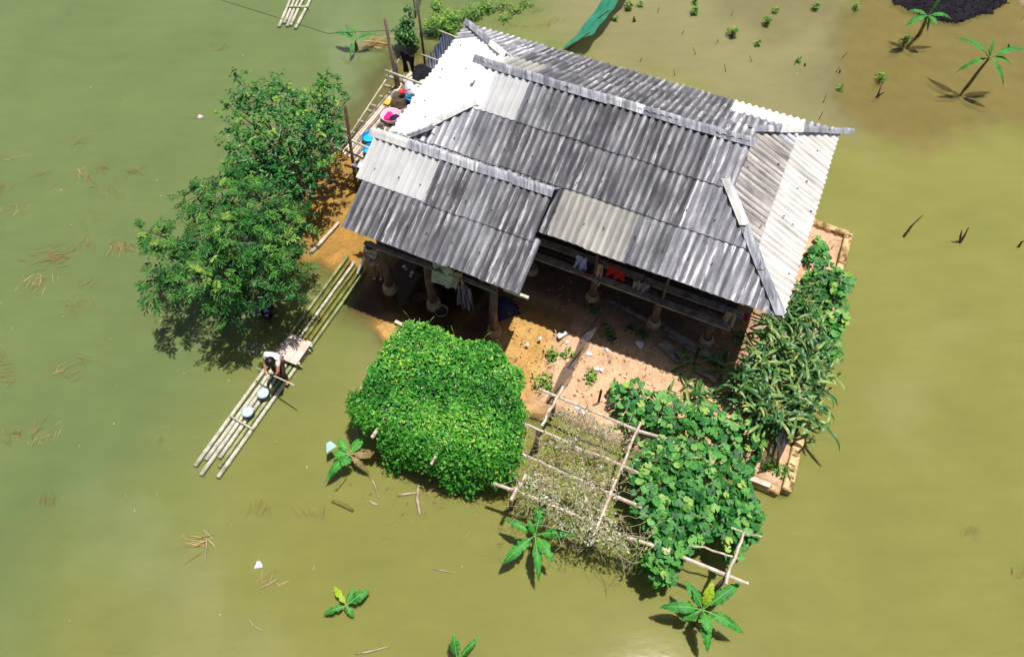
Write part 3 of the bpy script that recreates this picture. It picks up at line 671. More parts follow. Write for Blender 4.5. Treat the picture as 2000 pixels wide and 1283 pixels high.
trellis('trellis', 'pale timber garden trellis of crossed beams, half dead vine and half squash', b,
        [(W(u, v), 1.18) for u, v in ((-3.9,-2.75),(-3.85,-5.18),(-1.9,-5.2),(-1.9,-3.68),(.74,-5.02),(.74,-3.68),(-1.9,-2.78),(-3.9,-3.68))], 1.2)
b = [(W(-7.9, v, 1.0), W(-4.6, v, 1.0), .08, .06) for v in (-2.75,-3.6,-4.4)] + [(W(u, -5.42, 1.34), W(u, -2.7, 1.06), .09, .06) for u in (-7.05,-5.6)]
trellis('trellis', 'timber trellis almost hidden under the thick bright green vine', b, [(W(u, v), 1.0) for u, v in ((-7.5,-2.75),(-4.8,-2.75),(-7.4,-4.6),(-5.2,-4.7))], 1.4)
MB().bar(P(772,628,1.2), P(800,642,1.25), .08, .05).build('loose_batten', M['pale_wood'])
tag(bpy.data.objects['loose_batten'], 'short pale batten sticking out of the vine top near the porch', 'batten')

# green vine mat on the left trellis
VP = polypx([(772,634),(798,619),(836,628),(868,638),(888,652),(922,660),(948,656),(975,662),(990,686),(1008,710),(1029,716),(1026,752),(1010,795),(1004,850),(1000,892),(950,898),(905,884),(858,882),(800,850),(742,828),(705,812),(688,796),(694,764),(722,700),(745,668)], 1.42)
vt = thing('vine', np.append(np.mean(VP, 0), 0), 'dense bright green small-leaved vine mat covering a trellis in the water', 'vine')
cv_ = np.mean(VP, 0); VP = [tuple(cv_+(np.array(p)-cv_)*.96) for p in VP]
q = sample(VP, 15000); d = sdist(q, VP)
zc = 1.42 + .10*fbm(q, 1.6, 21) + .05*fbm(q, 5, 22) - .5*np.clip(.12-d, 0, 1) - .35*rng.random(len(q))**2.2
tint = np.clip(.45 + .32*fbm(q, 2.2, 23) + rng.normal(0, .2, len(q)), 0, 1)
gx = (fbm(q+[.05, 0], 1.6, 21)-fbm(q-[.05, 0], 1.6, 21)); nn = np.tile(Z, (len(q), 1)); nn[:, 0] -= gx*.8
leaves('leaves', M['vine'], vt, np.column_stack([q, zc]), rng.uniform(.04, .13, len(q)), OVATE, nrmv=nn, tilt=.45, tint=tint)
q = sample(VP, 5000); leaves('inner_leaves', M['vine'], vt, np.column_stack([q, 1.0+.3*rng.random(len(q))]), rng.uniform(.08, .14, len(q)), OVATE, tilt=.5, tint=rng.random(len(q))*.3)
pts, tn, nv = [], [], []                                     # hanging curtains on the open sides
ed = np.array(polypx([(694,764),(688,796),(742,828),(800,850),(858,882),(905,884),(950,898),(1000,892),(1004,850),(1012,780)], 1.4)); cen = np.mean(VP, 0)
seg = np.linalg.norm(np.diff(ed, axis=0), axis=1); cum = np.concatenate([[0], np.cumsum(seg)])
for k in range(9500):
    s_ = rng.uniform(0, cum[-1]); i = np.searchsorted(cum, s_)-1; i = min(max(i, 0), len(seg)-1); p = ed[i]+(ed[i+1]-ed[i])*(s_-cum[i])/seg[i]
    dr = .55 + .45*math.sin(s_*4.2+1.0) + .3*math.sin(s_*9.7); dr = min(max(dr, .5), 1.0) if i in (2,3,4,5,6) else .4
    t = rng.random()*dr; nd = ed[i+1]-ed[i]; ou = nrm([nd[1], -nd[0], 0])[:2]; ou = ou if ou @ (p-cen) > 0 else -ou
    pts.append(np.append(p + ou*((.0+.42*t**.8 if i in (2,3,4,5,6) else .02)+rng.normal(0, .07)) + rng.normal(0, .03, 2), 1.38*(1-t)+.03)); nv.append(np.append(ou, .9)); tn.append(.45-.1*t+rng.normal(0, .2))
leaves('hanging_leaves', M['vine'], vt, pts, rng.uniform(.05, .11, len(pts)), OVATE, nrmv=np.array(nv), tilt=.5, tint=np.array(tn))
mb = MB()
for p in np.vstack([sample(VP, 90), np.array(VP)]):
    a = rng.uniform(0, 6.28); h_ = rng.uniform(.12, .3); b0_ = np.array([p[0], p[1], 1.38]); mb.tube([b0_, b0_+Z*h_*.7+np.array([math.cos(a), math.sin(a), 0])*.06, b0_+Z*h_+np.array([math.cos(a), math.sin(a), 0])*.18], .004, 3, False)
o = mb.build('tendrils', M['stalk'], vt); o['kind'] = 'stuff'
fl = sample(VP, 110); fl2 = np.array(pts)[rng.choice(len(pts), 50)]
leaves('flowers', leafmat('flower', [(0, lin(220,220,120)), (1, lin(245,240,190))], .6, .1), vt, np.vstack([np.column_stack([fl, 1.5+.1*fbm(fl, 1.6, 21)]), fl2+Z*.03]), .045, OVATE, tilt=.5)

# squash: single big leaves
sq_me = []
for k in range(4):
    tv, tf = LOBED; tv = tv.copy(); tv[:, 2] += .05*np.sin(tv[:, 0]*5+k)*np.cos(tv[:, 1]*6+k*2) + (-.25*(tv[:, 0]**2+tv[:, 1]**2) if k % 2 else .05)
    sq_me.append(fast_mesh('leaf', tv, tf, M['squash_one'], None, True))
def squash(label, areas, nsingle, ncover, size=(.115, .21), group=None):
    c0 = P(*areas[0][0][0], 0); th = thing('squash_vine', np.append(c0[:2], 0), label, 'squash vine', group)
    tot = sum(a[2] for a in areas)
    for poly, z, wgt, spread in areas:
        pw = polypx(poly, z); q = sample(pw, int(ncover*wgt/tot)); dd = sdist(q, pw)
        zz = z + .12*fbm(q, 2, 31) - .4*np.clip(.25-dd, 0, 1) - spread*rng.random(len(q))
        leaves('leaves', M['squash'], th, np.column_stack([q, zz-.05]), rng.uniform(size[0]*.8, size[1]*.9, len(q)), LOBED, tilt=.32, tint=np.clip(.38+.2*fbm(q, 2.5, 33)+rng.normal(0, .2, len(q)), 0, 1))
        q = sample(pw, int(nsingle*wgt/tot)); dd = sdist(q, pw)
        for p, e in zip(q, dd):
            zz = z + .12*float(fbm(p, 2, 31)) - .4*max(.25-e, 0) + rng.uniform(-.02, .09)
            n_ = nrm(Z + rng.normal(0, .26, 3)); a = rng.uniform(0, 6.28); x_ = np.array([math.cos(a), math.sin(a), 0]); x_ = nrm(x_-n_*(x_@n_)); y_ = np.cross(n_, x_); s_ = rng.uniform(*size)
            place('leaf', random.choice(sq_me), frame([p[0], p[1], zz], x_*s_, y_*s_, n_*s_), th)
    return th
squash('squash vine with broad green leaves spread over the trellis beams', [
    ([(1255,862),(1320,850),(1420,868),(1478,905),(1472,955),(1500,1005),(1482,1050),(1430,1060),(1400,1045),(1360,1062),(1335,1100),(1300,1125),(1262,1095),(1275,1040),(1240,990),(1232,905)], 1.28, 8, .15),
    ([(1258,1080),(1330,1090),(1320,1135),(1280,1140)], .9, .6, .5), ([(1420,1055),(1470,1050),(1450,1085),(1425,1095)], 1.05, .4, .2)], 298, 1250)
squash('squash vine rambling on short stakes between the yard and the trellis', [
    ([(1190,742),(1235,735),(1290,765),(1400,790),(1445,805),(1500,850),(1490,895),(1440,872),(1380,850),(1320,848),(1245,842),(1205,800)], .75, 5, .4)], 170, 260)
squash('squash vine spilling over the kerb wall beside the maize', [
    ([(1592,520),(1610,480),(1638,515),(1668,545),(1662,600),(1650,640),(1632,660),(1600,600)], .62, 3, .35), ([(1608,655),(1640,650),(1655,600),(1640,700),(1612,712),(1590,690)], .5, 1.6, .3), ([(1578,480),(1602,456),(1628,466),(1604,520),(1575,545)], .45, .9, .3), ([(1570,560),(1600,545),(1606,640),(1625,700),(1600,690),(1585,620)], .5, 1.2, .3)], 150, 260, (.12, .24))
for x_, y_, z_ in ((1168,790,.75),(1280,835,.8)):
    MB().tube([P(x_, y_, .1), P(x_, y_, .1)+Z*z_], .03, 6).build('stake', M['stick']); tag(bpy.data.objects[[o.name for o in bpy.data.objects if o.name.startswith('stake')][-1]], 'dark upright stake among the squash at the yard edge', 'stake', 'squash stakes')

# dead vine on the other half of the trellis
DV = polypx([(1085,800),(1150,792),(1238,850),(1228,905),(1205,985),(1275,1075),(1235,1085),(1120,1060),(1060,1000),(1005,965),(1020,900),(1045,860)], 1.27)
dv = thing('dead_vine', np.append(np.mean(DV, 0), 0), 'withered grey-beige vine tangle lying over the trellis beams', 'vine')
q = sample(DV, 5200); q = q[(fbm(q, 3.2, 44) + rng.normal(0, .25, len(q)) > .16) & (sdist(q, DV) + .3*fbm(q, 5, 45) > .05)]; leaves('dry_leaves', M['dryvine'], dv, np.column_stack([q, 1.27+.08*fbm(q, 3, 41)+rng.normal(0, .06, len(q))]), rng.uniform(.03, .085, len(q)), OVATE, tilt=.8, tint=np.clip(rng.normal(.5, .25, len(q))+.2*fbm(q, 3, 43), 0, 1))
mb = MB()
for p in sample(DV, 330):
    a = rng.uniform(0, 6.28); L = rng.uniform(.25, .8); pp = [np.array([p[0], p[1], 1.25+rng.uniform(0, .12)])]
    for k in range(4): a += rng.normal(0, .5); pp.append(pp[-1]+np.array([math.cos(a)*L/4, math.sin(a)*L/4, rng.normal(-.01, .03)]))
    mb.tube(pp, .0045, 3, False)
for k in range(60):
    s_ = rng.random(); p = P(1020+240*s_, 965+105*s_, 1.2); mb.tube([p, p+np.array([rng.normal(0, .1), -rng.uniform(0, .25), -.4]), p+np.array([rng.normal(0, .15), -rng.uniform(.1, .4), -rng.uniform(.6, 1.1)])], .006, 3, False)
o = mb.build('dry_stems', M['drystem'], dv); o['kind'] = 'stuff'
q = np.vstack([np.array(P(1020+250*t, 965+115*t, 1.2))[None]+rng.normal(0, .12, (1, 3))-Z*rng.uniform(0, .9) for t in rng.random(420)])
q = np.vstack([q, np.column_stack([sample(DV, 380), 1.28+.06*rng.random(380)])])
leaves('green_shoots', M['bush'], dv, q, rng.uniform(.04, .09, len(q)), OVATE, tilt=.7)

# ------------------------------------------------------------------ maize
def blade(L, w, droop, twist=0):
    rows = []
    for i in range(7):
        t = i/6; c = np.array([L*math.sin(t*1.25)*.9, 0, L*(.55*t - droop*t*t)]); ww = w*(math.sin(math.pi*min(.12+t*.88, 1))**.7)*(1-.25*t)
        rows.append([c+np.array([0, -ww, .25*ww]), c, c+np.array([0, ww, .25*ww])])
    v = np.array([p for r in rows for p in r]); f = []
    for i in range(6):
        for j in range(2): a = i*3+j; f.append((a, a+1, a+4, a+3))
    return v, np.array(f)
bl_me = [fast_mesh('leaf', *blade(L, .036, d_), M['corn'], None, True) for L, d_ in ((.55, .45), (.65, .7), (.6, .95), (.48, .6))]
def maize(p, hgt, lean, label, group, tass=True):
    th = thing('maize_plant', np.array([p[0], p[1], .12]), label, 'maize', group)
    top = np.array([p[0]+lean[0], p[1]+lean[1], .12+hgt]); base = np.array([p[0], p[1], .08])
    MB().tube([base, (base*.5+top*.5)+Z*.04*hgt, top], [.016, .013, .008], 5).build('stalk', M['stalk'], th, True)
    a0 = rng.uniform(0, 6.28)
    for k in range(8):
        t = .2+.75*k/7; c = base+(top-base)*t; a = a0+k*2.6+rng.normal(0, .3); s_ = rng.uniform(.75, 1.15)*(1.1-.35*abs(t-.55))
        x_ = np.array([math.cos(a), math.sin(a), 0]); z_ = nrm(Z+np.array([*lean, 0])*.4); x_ = nrm(x_-z_*(x_@z_)); y_ = np.cross(z_, x_)
        place('leaf', bl_me[k % 4], frame(c, x_*s_, y_*s_, z_*s_), th)
    if tass and rng.random() < .45:
        mb = MB()
        for k in range(6):
            a = rng.uniform(0, 6.28); d_ = np.array([math.cos(a)*.7, math.sin(a)*.7, .6]); mb.tube([top, top+d_*.09, top+d_*.17-Z*.03], .004, 3, False)
        mb.build('tassel', M['tassel'], th)
MZ = [(1525,600),(1560,575),(1590,600),(1600,650),(1612,700),(1606,760),(1598,810),(1575,838),(1520,850),(1480,830),(1440,790),(1432,750),(1455,712),(1505,672)]
mp = polypx(MZ, .75); got = []
while len(got) < 95:
    p = sample(mp, 1)[0]
    if all(np.hypot(*(p-g)) > .17 for g in got): got.append(p)
for p in got: maize(p, rng.uniform(.85, 1.3), rng.normal(0, .14, 2)+np.array([.05, .05]), 'green maize plant standing in the crowded patch by the kerb', 'maize patch')
for x_, y_, dx, dy in ((1440,765,-1.0,-.1),(1425,778,-1.1,.0),(1400,770,-.9,.1),(1420,790,-1.0,-.15),(1380,775,-.95,.05),(1450,720,-1.0,.3),(1400,735,-.9,.35),(1550,690,-.8,.55),(1540,720,-.9,.4)):
    maize(P(x_, y_, .15), .22, (dx, dy), 'flattened maize plant lying across the yard towards the house', 'fallen maize', False)
# ------------------------------------------------------------------ trees and shrubs
def tree(name, label, blobs, base, mleaf, style, dens, trunk_r=.09, cat='tree'):
    base = np.array([base[0], base[1], -.3]); th = thing(name, base+Z*.3, label, cat)
    cs_ = [(P(x, y, z), r) for x, y, z, r in blobs]; cen = np.mean([c for c, r in cs_], 0); fork = base*.45 + cen*.55; fork[2] = cen[2]*.42
    MB().tube([base, (base+fork)/2+rng.normal(0, .05, 3), fork], [trunk_r*1.3, trunk_r, trunk_r*.8], 8).build('trunk', M['bark'], th, True)
    mb = MB(); pos, dirs, nrms, tin = [], [], [], []
    for c, r in cs_:
        m1 = fork*.5 + c*.5 + rng.normal(0, .12, 3); mb.tube([fork, m1, c], [trunk_r*.5, trunk_r*.3, .015], 5)
        n_ = int(dens*r*r)
        for k in range(n_):
            d_ = nrm(rng.normal(0, 1, 3)*np.array([1, 1, .75])+Z*.25); rr = r*(rng.random()**.45); p = c+d_*rr*np.array([1, 1, .7])
            if k % 5 == 0: mb.tube([c+d_*rr*.2*np.array([1, 1, .7]), p], [.009, .004], 3, False)
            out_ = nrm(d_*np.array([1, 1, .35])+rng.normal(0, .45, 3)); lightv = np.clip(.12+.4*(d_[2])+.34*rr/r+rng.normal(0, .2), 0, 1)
            if style == 'pinnate':
                L = rng.uniform(.2, .34); side = nrm(np.cross(out_, Z)+1e-6); nlf = 6
                for q in range(nlf):
                    t = (q+.6)/nlf; pp = p+out_*L*t-Z*.10*t*t
                    for s_ in (1, -1): pos.append(pp); dirs.append(nrm(side*s_+out_*.55-Z*.18)); nrms.append(nrm(Z+out_*.2)); tin.append(lightv)
                pos.append(p+out_*L-Z*.1); dirs.append(out_); nrms.append(Z); tin.append(lightv)
            else:
                for q in range(7):
                    a = rng.uniform(0, 6.28); pos.append(p+out_*.035*q+rng.normal(0, .02, 3)); dirs.append(nrm(np.array([math.cos(a), math.sin(a), -.25])+out_*.6)); nrms.append(nrm(Z+d_*.4)); tin.append(lightv)
    o = mb.build('branches', M['bark'], th, True); pos = np.array(pos)
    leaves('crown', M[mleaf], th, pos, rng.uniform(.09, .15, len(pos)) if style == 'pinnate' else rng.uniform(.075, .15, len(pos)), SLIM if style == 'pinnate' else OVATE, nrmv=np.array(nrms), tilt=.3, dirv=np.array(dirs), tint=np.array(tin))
    return th
A = [(430,370,2.5,.62),(385,385,2.4,.45),(500,405,2.7,.8),(555,430,2.5,.62),(395,455,2.5,.72),(470,470,3.0,.8),(545,490,2.6,.6),(330,500,2.2,.55),(420,530,2.6,.75),(500,540,2.5,.68),(565,520,2.2,.36),(320,555,1.9,.5),(440,585,2.0,.48),(290,450,2.1,.26),(310,470,2.1,.36),(555,575,2.0,.25),(300,575,1.8,.28),(455,615,1.8,.22),(575,450,2.3,.36)]
A = [(x, y, z, r*.92) for x, y, z, r in A]
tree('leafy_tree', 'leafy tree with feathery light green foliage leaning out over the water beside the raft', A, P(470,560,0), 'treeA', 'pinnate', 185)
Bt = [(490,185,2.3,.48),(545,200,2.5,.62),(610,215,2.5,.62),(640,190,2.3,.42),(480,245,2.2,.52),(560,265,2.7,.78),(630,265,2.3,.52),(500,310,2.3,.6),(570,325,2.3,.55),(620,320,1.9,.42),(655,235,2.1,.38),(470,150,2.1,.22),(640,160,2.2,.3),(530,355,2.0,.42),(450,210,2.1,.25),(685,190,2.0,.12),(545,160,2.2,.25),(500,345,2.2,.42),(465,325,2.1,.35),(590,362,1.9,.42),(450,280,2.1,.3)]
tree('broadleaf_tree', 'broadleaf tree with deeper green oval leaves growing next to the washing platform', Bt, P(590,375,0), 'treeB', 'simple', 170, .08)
def bush(name, label, blobs, mleaf, dens, size, cat='bush', group=None, stick=0.0):
    b0 = P(blobs[0][0], blobs[0][1], 0); th = thing(name, np.array([b0[0], b0[1], 0]), label, cat, group); pos, nv, tn = [], [], []; mb = MB()
    for x, y, z, r in blobs:
        c = P(x, y, z); mb.tube([np.array([c[0], c[1], -.4]), c], [.018, .008], 5)
        n_ = int(dens*r*r)+6; d_ = rng.normal(0, 1, (n_, 3)); d_ /= np.linalg.norm(d_, axis=1)[:, None]; rr = r*rng.random(n_)**.4
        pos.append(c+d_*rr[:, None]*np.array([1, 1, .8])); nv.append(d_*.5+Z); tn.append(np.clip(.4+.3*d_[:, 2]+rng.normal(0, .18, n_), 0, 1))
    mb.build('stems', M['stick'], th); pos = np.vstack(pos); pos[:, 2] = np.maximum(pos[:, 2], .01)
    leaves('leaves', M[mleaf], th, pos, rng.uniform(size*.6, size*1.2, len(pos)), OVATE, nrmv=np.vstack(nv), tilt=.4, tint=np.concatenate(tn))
    return th
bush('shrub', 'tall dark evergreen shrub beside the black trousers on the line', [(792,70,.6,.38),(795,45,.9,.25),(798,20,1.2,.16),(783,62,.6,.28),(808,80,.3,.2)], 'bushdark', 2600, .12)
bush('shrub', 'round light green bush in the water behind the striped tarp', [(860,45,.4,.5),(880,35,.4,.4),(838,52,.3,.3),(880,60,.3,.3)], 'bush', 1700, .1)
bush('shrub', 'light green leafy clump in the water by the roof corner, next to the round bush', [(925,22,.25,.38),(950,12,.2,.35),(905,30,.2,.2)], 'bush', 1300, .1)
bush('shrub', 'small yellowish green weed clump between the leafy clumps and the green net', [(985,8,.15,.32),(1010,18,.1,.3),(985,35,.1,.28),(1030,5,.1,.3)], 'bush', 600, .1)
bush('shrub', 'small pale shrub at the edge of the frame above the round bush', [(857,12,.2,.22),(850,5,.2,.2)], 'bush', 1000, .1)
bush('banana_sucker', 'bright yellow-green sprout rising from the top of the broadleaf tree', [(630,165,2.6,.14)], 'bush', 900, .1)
SAP = [(1228,12,.16),(1200,36,.10),(1356,20,.16),(1357,4,.1),(1498,40,.18),(1432,61,.2),(1514,20,.1),(1480,85,.1),(1594,12,.15),(1560,118,.08),(1640,172,.09),(1770,78,.2),(1721,152,.17),(1672,14,.12),(1250,10,.08)]
for x, y, r in SAP:
    bush('sapling', 'tiny green sapling poking out of the shallow flood behind the house', [(x, y, r*.9, r), (x+3, y-4, r*1.6, r*.6)], 'bush', 1500, .1, 'sapling', 'saplings behind the house')
bush('shrub', 'dark leafy bush pressed against the front roof corner beside the maize', [(1585,560,.55,.36),(1562,600,.5,.34),(1612,545,.5,.3),(1545,625,.4,.26)], 'bushdark', 1500, .14)
# yard weeds
for x, y, r, nm in ((1075,690,.22,0),(1110,690,.2,0),(1060,745,.3,0),(1155,600,.2,1),(1185,650,.25,1),(1255,650,.2,1),(1232,640,.12,1),(1330,690,.2,1),(1400,700,.3,1),(1445,660,.25,1),(1500,905,.25,2),(1530,915,.22,2),(1150,735,.22,2),(1235,790,.3,2)):
    bush('weed_clump', ['low green weed clump growing along the grey net fence', 'dark green weed clump in the shade under the house edge', 'small weed clump rooted in the bare soil of the sunny yard'][nm], [(x, y, .2, r), (x+8, y+6, .18, r*.7)], 'bush' if nm != 1 else 'bushdark', 700, .1, 'weed', ['weeds along the net fence', 'weeds under the house', 'weeds in the yard'][nm])

# ------------------------------------------------------------------ banana plants
def banana_leaf(th, a, b_, wid, mat_, sag=.18, torn=0.0, fold=.25):
    a = np.asarray(a, float); b_ = np.asarray(b_, float); L = np.linalg.norm(b_-a); d = nrm(b_-a); s_ = nrm(np.cross(d, Z)); n_ = 26; rows = []; spine = []
    wid = wid*1.0
    for i in range(n_+1):
        t = i/n_; c = a+(b_-a)*t + Z*sag*L*4*t*(1-t)
        tt = (t-.16)/.84; ww = wid*(.03+.97*max(0, math.sin(math.pi*max(tt, 0)**.72))**.8) if tt > 0 else .015
        j = 0 if not torn else (torn*2.2*rng.random() if rng.random() < .22 else .12*rng.random())
        spine.append(c); rows.append([c-s_*ww*(1-j)+Z*(-fold*ww*.5+.02*math.sin(i*1.9)), c-s_*ww*.5*(1-j*.5)+Z*fold*ww*.25, c-Z*.0, c+s_*ww*.5*(1-j*.5)+Z*fold*ww*.25, c+s_*ww*(1-j)+Z*(-fold*ww*.5+.02*math.sin(i*1.7+1))])
    lf = MB().grid(rows).build('leaf', M[mat_], th, True)
    MB().tube([p+Z*.006 for p in spine], [.011*(1-.8*i/n_) for i in range(n_+1)], 5).build('midrib', M['midrib' if mat_ != 'banana_dead' else 'drystem'], lf, True)
def banana(label, base, crown, lv, stem_r=.06, group=None):
    cb = P(*crown); bb = P(*base); th = thing('banana_plant', np.array([bb[0], bb[1], 0]), label, 'banana plant', group)
    MB().tube([np.array([bb[0], bb[1], -.5]), np.array([bb[0]*.5+cb[0]*.5, bb[1]*.5+cb[1]*.5, cb[2]*.5]), cb], [stem_r*1.2, stem_r, stem_r*.6], 9).build('stem', M['trunkb'], th, True)
    for q in lv: banana_leaf(th, cb-Z*.02, P(*q[:3]), q[3], M and (q[4] if len(q) > 4 else 'banana'), torn=.25 if len(q) <= 5 else q[5], sag=.17)
banana('young banana plant with six spread leaves beside the dead vine corner', (1045,1075,0), (1045,1045,.7), [(1066,968,1.0,.13),(1126,1043,.85,.11),(1053,1136,.5,.10),(982,1102,.6,.14),(984,1013,.75,.09),(1082,1098,.75,.14,'banana_mid'),(1030,1015,1.0,.08,'banana_mid')])
banana('banana plant with a yellow-green young leaf at the squash end of the trellis', (1365,1225,0), (1372,1190,.75), [(1338,1135,.9,.11),(1446,1138,.9,.13),(1288,1185,.7,.12),(1452,1236,.6,.12),(1382,1274,.5,.12),(1392,1136,1.2,.11,'banana_young'),(1385,1236,.85,.16,'banana_mid'),(1330,1212,.5,.10),(1352,1150,1.0,.10)])
banana('half-sunk banana plant next to the foam board and the vine mat', (690,905,0), (682,888,.45), [(636,940,.25,.11),(650,884,.4,.15,'banana_mid'),(660,856,.55,.11,'banana_mid'),(714,853,.5,.12,'banana_mid'),(668,910,.55,.17),(745,890,.1,.13,'banana_dead'),(722,925,.12,.08,'banana_dead')])
banana('small half-drowned banana plant alone on the open water', (678,1195,0), (677,1182,.22), [(652,1144,.12,.08,'banana_young'),(632,1200,.15,.08),(722,1152,.28,.12),(692,1148,.3,.07,'banana_mid'),(690,1205,.12,.08)])
banana('lone banana sprout with two upright leaves cut by the photo edge', (893,1300,0), (893,1290,.25), [(886,1238,.7,.10),(938,1242,.6,.06),(872,1300,.4,.08)])
banana('banana plant with drooping leaves beside a heap of straw', (697,95,0), (693,80,.45), [(654,64,.5,.13),(734,68,.5,.11),(684,110,.2,.07),(674,50,.75,.07),(697,42,.8,.04,'banana_mid')])
banana('banana plant against the black husk heap in the shallows', (1798,64,-.05), (1812,32,1.15), [(1768,52,.95,.14),(1772,22,1.1,.12),(1858,38,1.0,.13),(1836,0,1.75,.13),(1811,62,.7,.11),(1832,50,1.0,.12,'banana_mid'),(1822,20,1.4,.06,'banana_young')], .06)
banana('tall leaning banana plant in the shallow brown corner', (1890,166,-.05), (1932,114,1.35), [(1866,76,1.4,.13),(2003,98,1.5,.13),(1960,167,.8,.13),(1866,142,.9,.11),(1975,128,1.1,.13,'banana_mid'),(1938,78,1.8,.07,'banana_mid'),(1930,95,1.7,.12,'banana_mid')], .05)
# ------------------------------------------------------------------ washing platform on bamboo legs
def riser(b_, top):                                          # the point on the top pixel's ray that stands most nearly above b_
    best = min(np.arange(b_[2]+.2, b_[2]+6, .03), key=lambda z: np.hypot(*(P(top[0], top[1], z)-b_)[:2])); return P(top[0], top[1], best)
PZ = 1.3
pf = thing('bamboo_platform', W(-11.5, 3.4, 0), 'bamboo washing platform on poles along the white end of the roof', 'platform')
for k, u in enumerate(np.arange(-12.4, -10.35, .085)):
    MB().bar(W(u, 1.7+rng.uniform(-.08, .08), PZ), W(u+rng.normal(0, .015), 5.6+rng.uniform(-.2, .1), PZ), .062, .018).build('slat', M['pale_wood' if k % 3 else 'plank'], pf)
for k, v in enumerate((1.85,2.1,2.6,3.1,3.6,3.85,4.3,4.8,5.2)):
    MB().tube([W(-12.85+rng.uniform(-.12, .25), v, PZ-.05), W(-10.3, v+rng.normal(0, .05), PZ-.05)], .045, 8).build('cross_pole', M['bamboo'], pf, True)
MB().tube([W(-12.35, 1.75, PZ+.12), W(-12.45, 5.35, PZ+.6)], .022, 6).build('rail', M['bamboo'], pf, True)
for x0, y0, x1, y1, z in ((672,268,738,298,PZ+.45),(751,137,832,168,PZ+.75)): MB().tube([P(x0, y0, z), P(x1, y1, z)], .035, 8).build('rail', M['bamboo'], pf, True)
for bp_, tp, r in (((697,372,0),(674,208),.045),((706,360,0),(698,312),.06)):
    a = P(*bp_); MB().tube([a-Z*.5, a, riser(a, tp)], r, 8).build('post', M['stick'], pf, True)
for u, v in ((-12.0,3.4),(-12.0,5.3),(-10.6,1.9),(-10.6,5.3)): MB().tube([W(u, v, -.6), W(u, v, PZ)], .05, 8).build('post', M['stick'], pf, True)
a = P(776,172,PZ); po = MB().tube([a-Z*1.9, a, riser(a, (752,38))], [.06, .055, .045], 9).build('tall_pole', M['pillar'], smooth=True); tag(po, 'tall bare wooden pole carrying a cable beside the washing platform', 'pole'); PTOP = riser(a, (752,38))
a = P(779,168,PZ); po = MB().tube([a-Z*1.9, a, riser(a, (773,122))], [.06, .05, .03], 8).build('pole_stump', M['stick'], smooth=True); tag(po, 'short broken dark post beside the tall pole', 'post')
cb = MB().tube([P(300,-40,4.4), P(520,28,3.75), P(640,66,PTOP[2]-.35), PTOP-Z*.35, W(-10.2, 5.9, 3.3)], .008, 5, False).build('cable', M['cable'], smooth=True); tag(cb, 'thin overhead cable running from the tall pole across the water', 'cable')
def basin(name, label, px, r, h, mat_, fill=None, z=PZ+.03, cat='basin', flare=.78, fz=.55):
    c = P(px[0], px[1], z+h); c[2] = z; th = thing(name, c, label, cat)
    MB().lathe(c, [(r*flare, 0), (r*.97, h*.92), (r*1.05, h), (r*1.0, h*.99), (r*.93, h*.9), (r*flare*.93, .02)], 24).build('bowl', M[mat_], th, True)
    if fill: MB().lathe(c+Z*h*fz, [(r*(flare+(1-flare)*fz)*.95, 0), (0.001, .001)], 24).build('contents', M[fill], th)
    return th, c
basin('basin', 'blue plastic basin half under the roof edge beside the red scoop', (806,186), .24, .2, 'blue', 'water_in')
basin('basin', 'blue plastic basin of water beside the small grey bowl', (722,266), .22, .16, 'blue', 'water_in')
basin('basin', 'blue basin tucked below the pale rail at the platform end', (723,290), .2, .16, 'blue', 'water_in')
th, c = basin('basin', 'pale pink basin full of magenta and dark washing', (763,224), .29, .17, 'pink', None)
def heap(name, label, cat, c, r, h, mat_, parent=None, seed=0, n_=18):
    rr_ = np.random.default_rng(seed); rows = []
    for i in range(7):
        t = i/6; row = []
        for j in range(n_+1):
            a = 2*math.pi*(j % n_)/n_; rad = r*(1-t)*(1+.25*math.sin(a*3+seed)+.12*math.sin(a*7+seed*2)); row.append(np.asarray(c)+np.array([math.cos(a)*rad, math.sin(a)*rad, h*(1-(1-t)**2)*(1+.15*math.sin(a*4+t*9))]))
        rows.append(row)
    o = MB().grid(rows).build(name, M[mat_], parent, True)
    if parent is None: tag(o, label, cat)
    return o
heap('wet_washing', 'magenta wet washing heaped in the pink basin', 'clothes', c+np.array([-.05, .03, .08]), .16, .12, 'magenta', None, 3)
heap('wet_washing', 'dark purple wet washing heaped in the pink basin', 'clothes', c+np.array([.1, -.05, .08]), .15, .1, 'purple', None, 5)
basin('cooking_pot', 'large dull metal pot of dark water below the broken post', (778,187), .22, .3, 'steel', 'murk_in', cat='pot', flare=.97, fz=.7)
basin('bowl', 'small grey bowl between the pink and blue basins', (742,245), .12, .1, 'steel', 'murk_in', cat='bowl')
c = P(786,182,PZ+.36); th = thing('scoop', c, 'red plastic scoop resting on the rim of the metal pot', 'scoop')
MB().lathe(c, [(.06, 0), (.09, .08), (.085, .08), (.055, .01)], 14).build('cup', M['red'], th, True); MB().bar(c+Z*.07+np.array([.07, 0, 0]), c+np.array([.24, .05, .09]), .03, .015).build('handle', M['red'], th)
c = P(768,201,PZ+.03); tag(MB().lathe(c, [(.06, 0), (.075, .05), (.07, .09), (.03, .1)], 14).build('jug', M['yellow'], smooth=True), 'small yellow plastic tub beside the metal pot', 'tub')
c = P(757,199,PZ+.06); tag(MB().box(c, U, V, Z, .2, .26, .03).build('tray', M['orange'], bevel=.012), 'orange chopping board lying at the platform edge by the yellow tub', 'board')
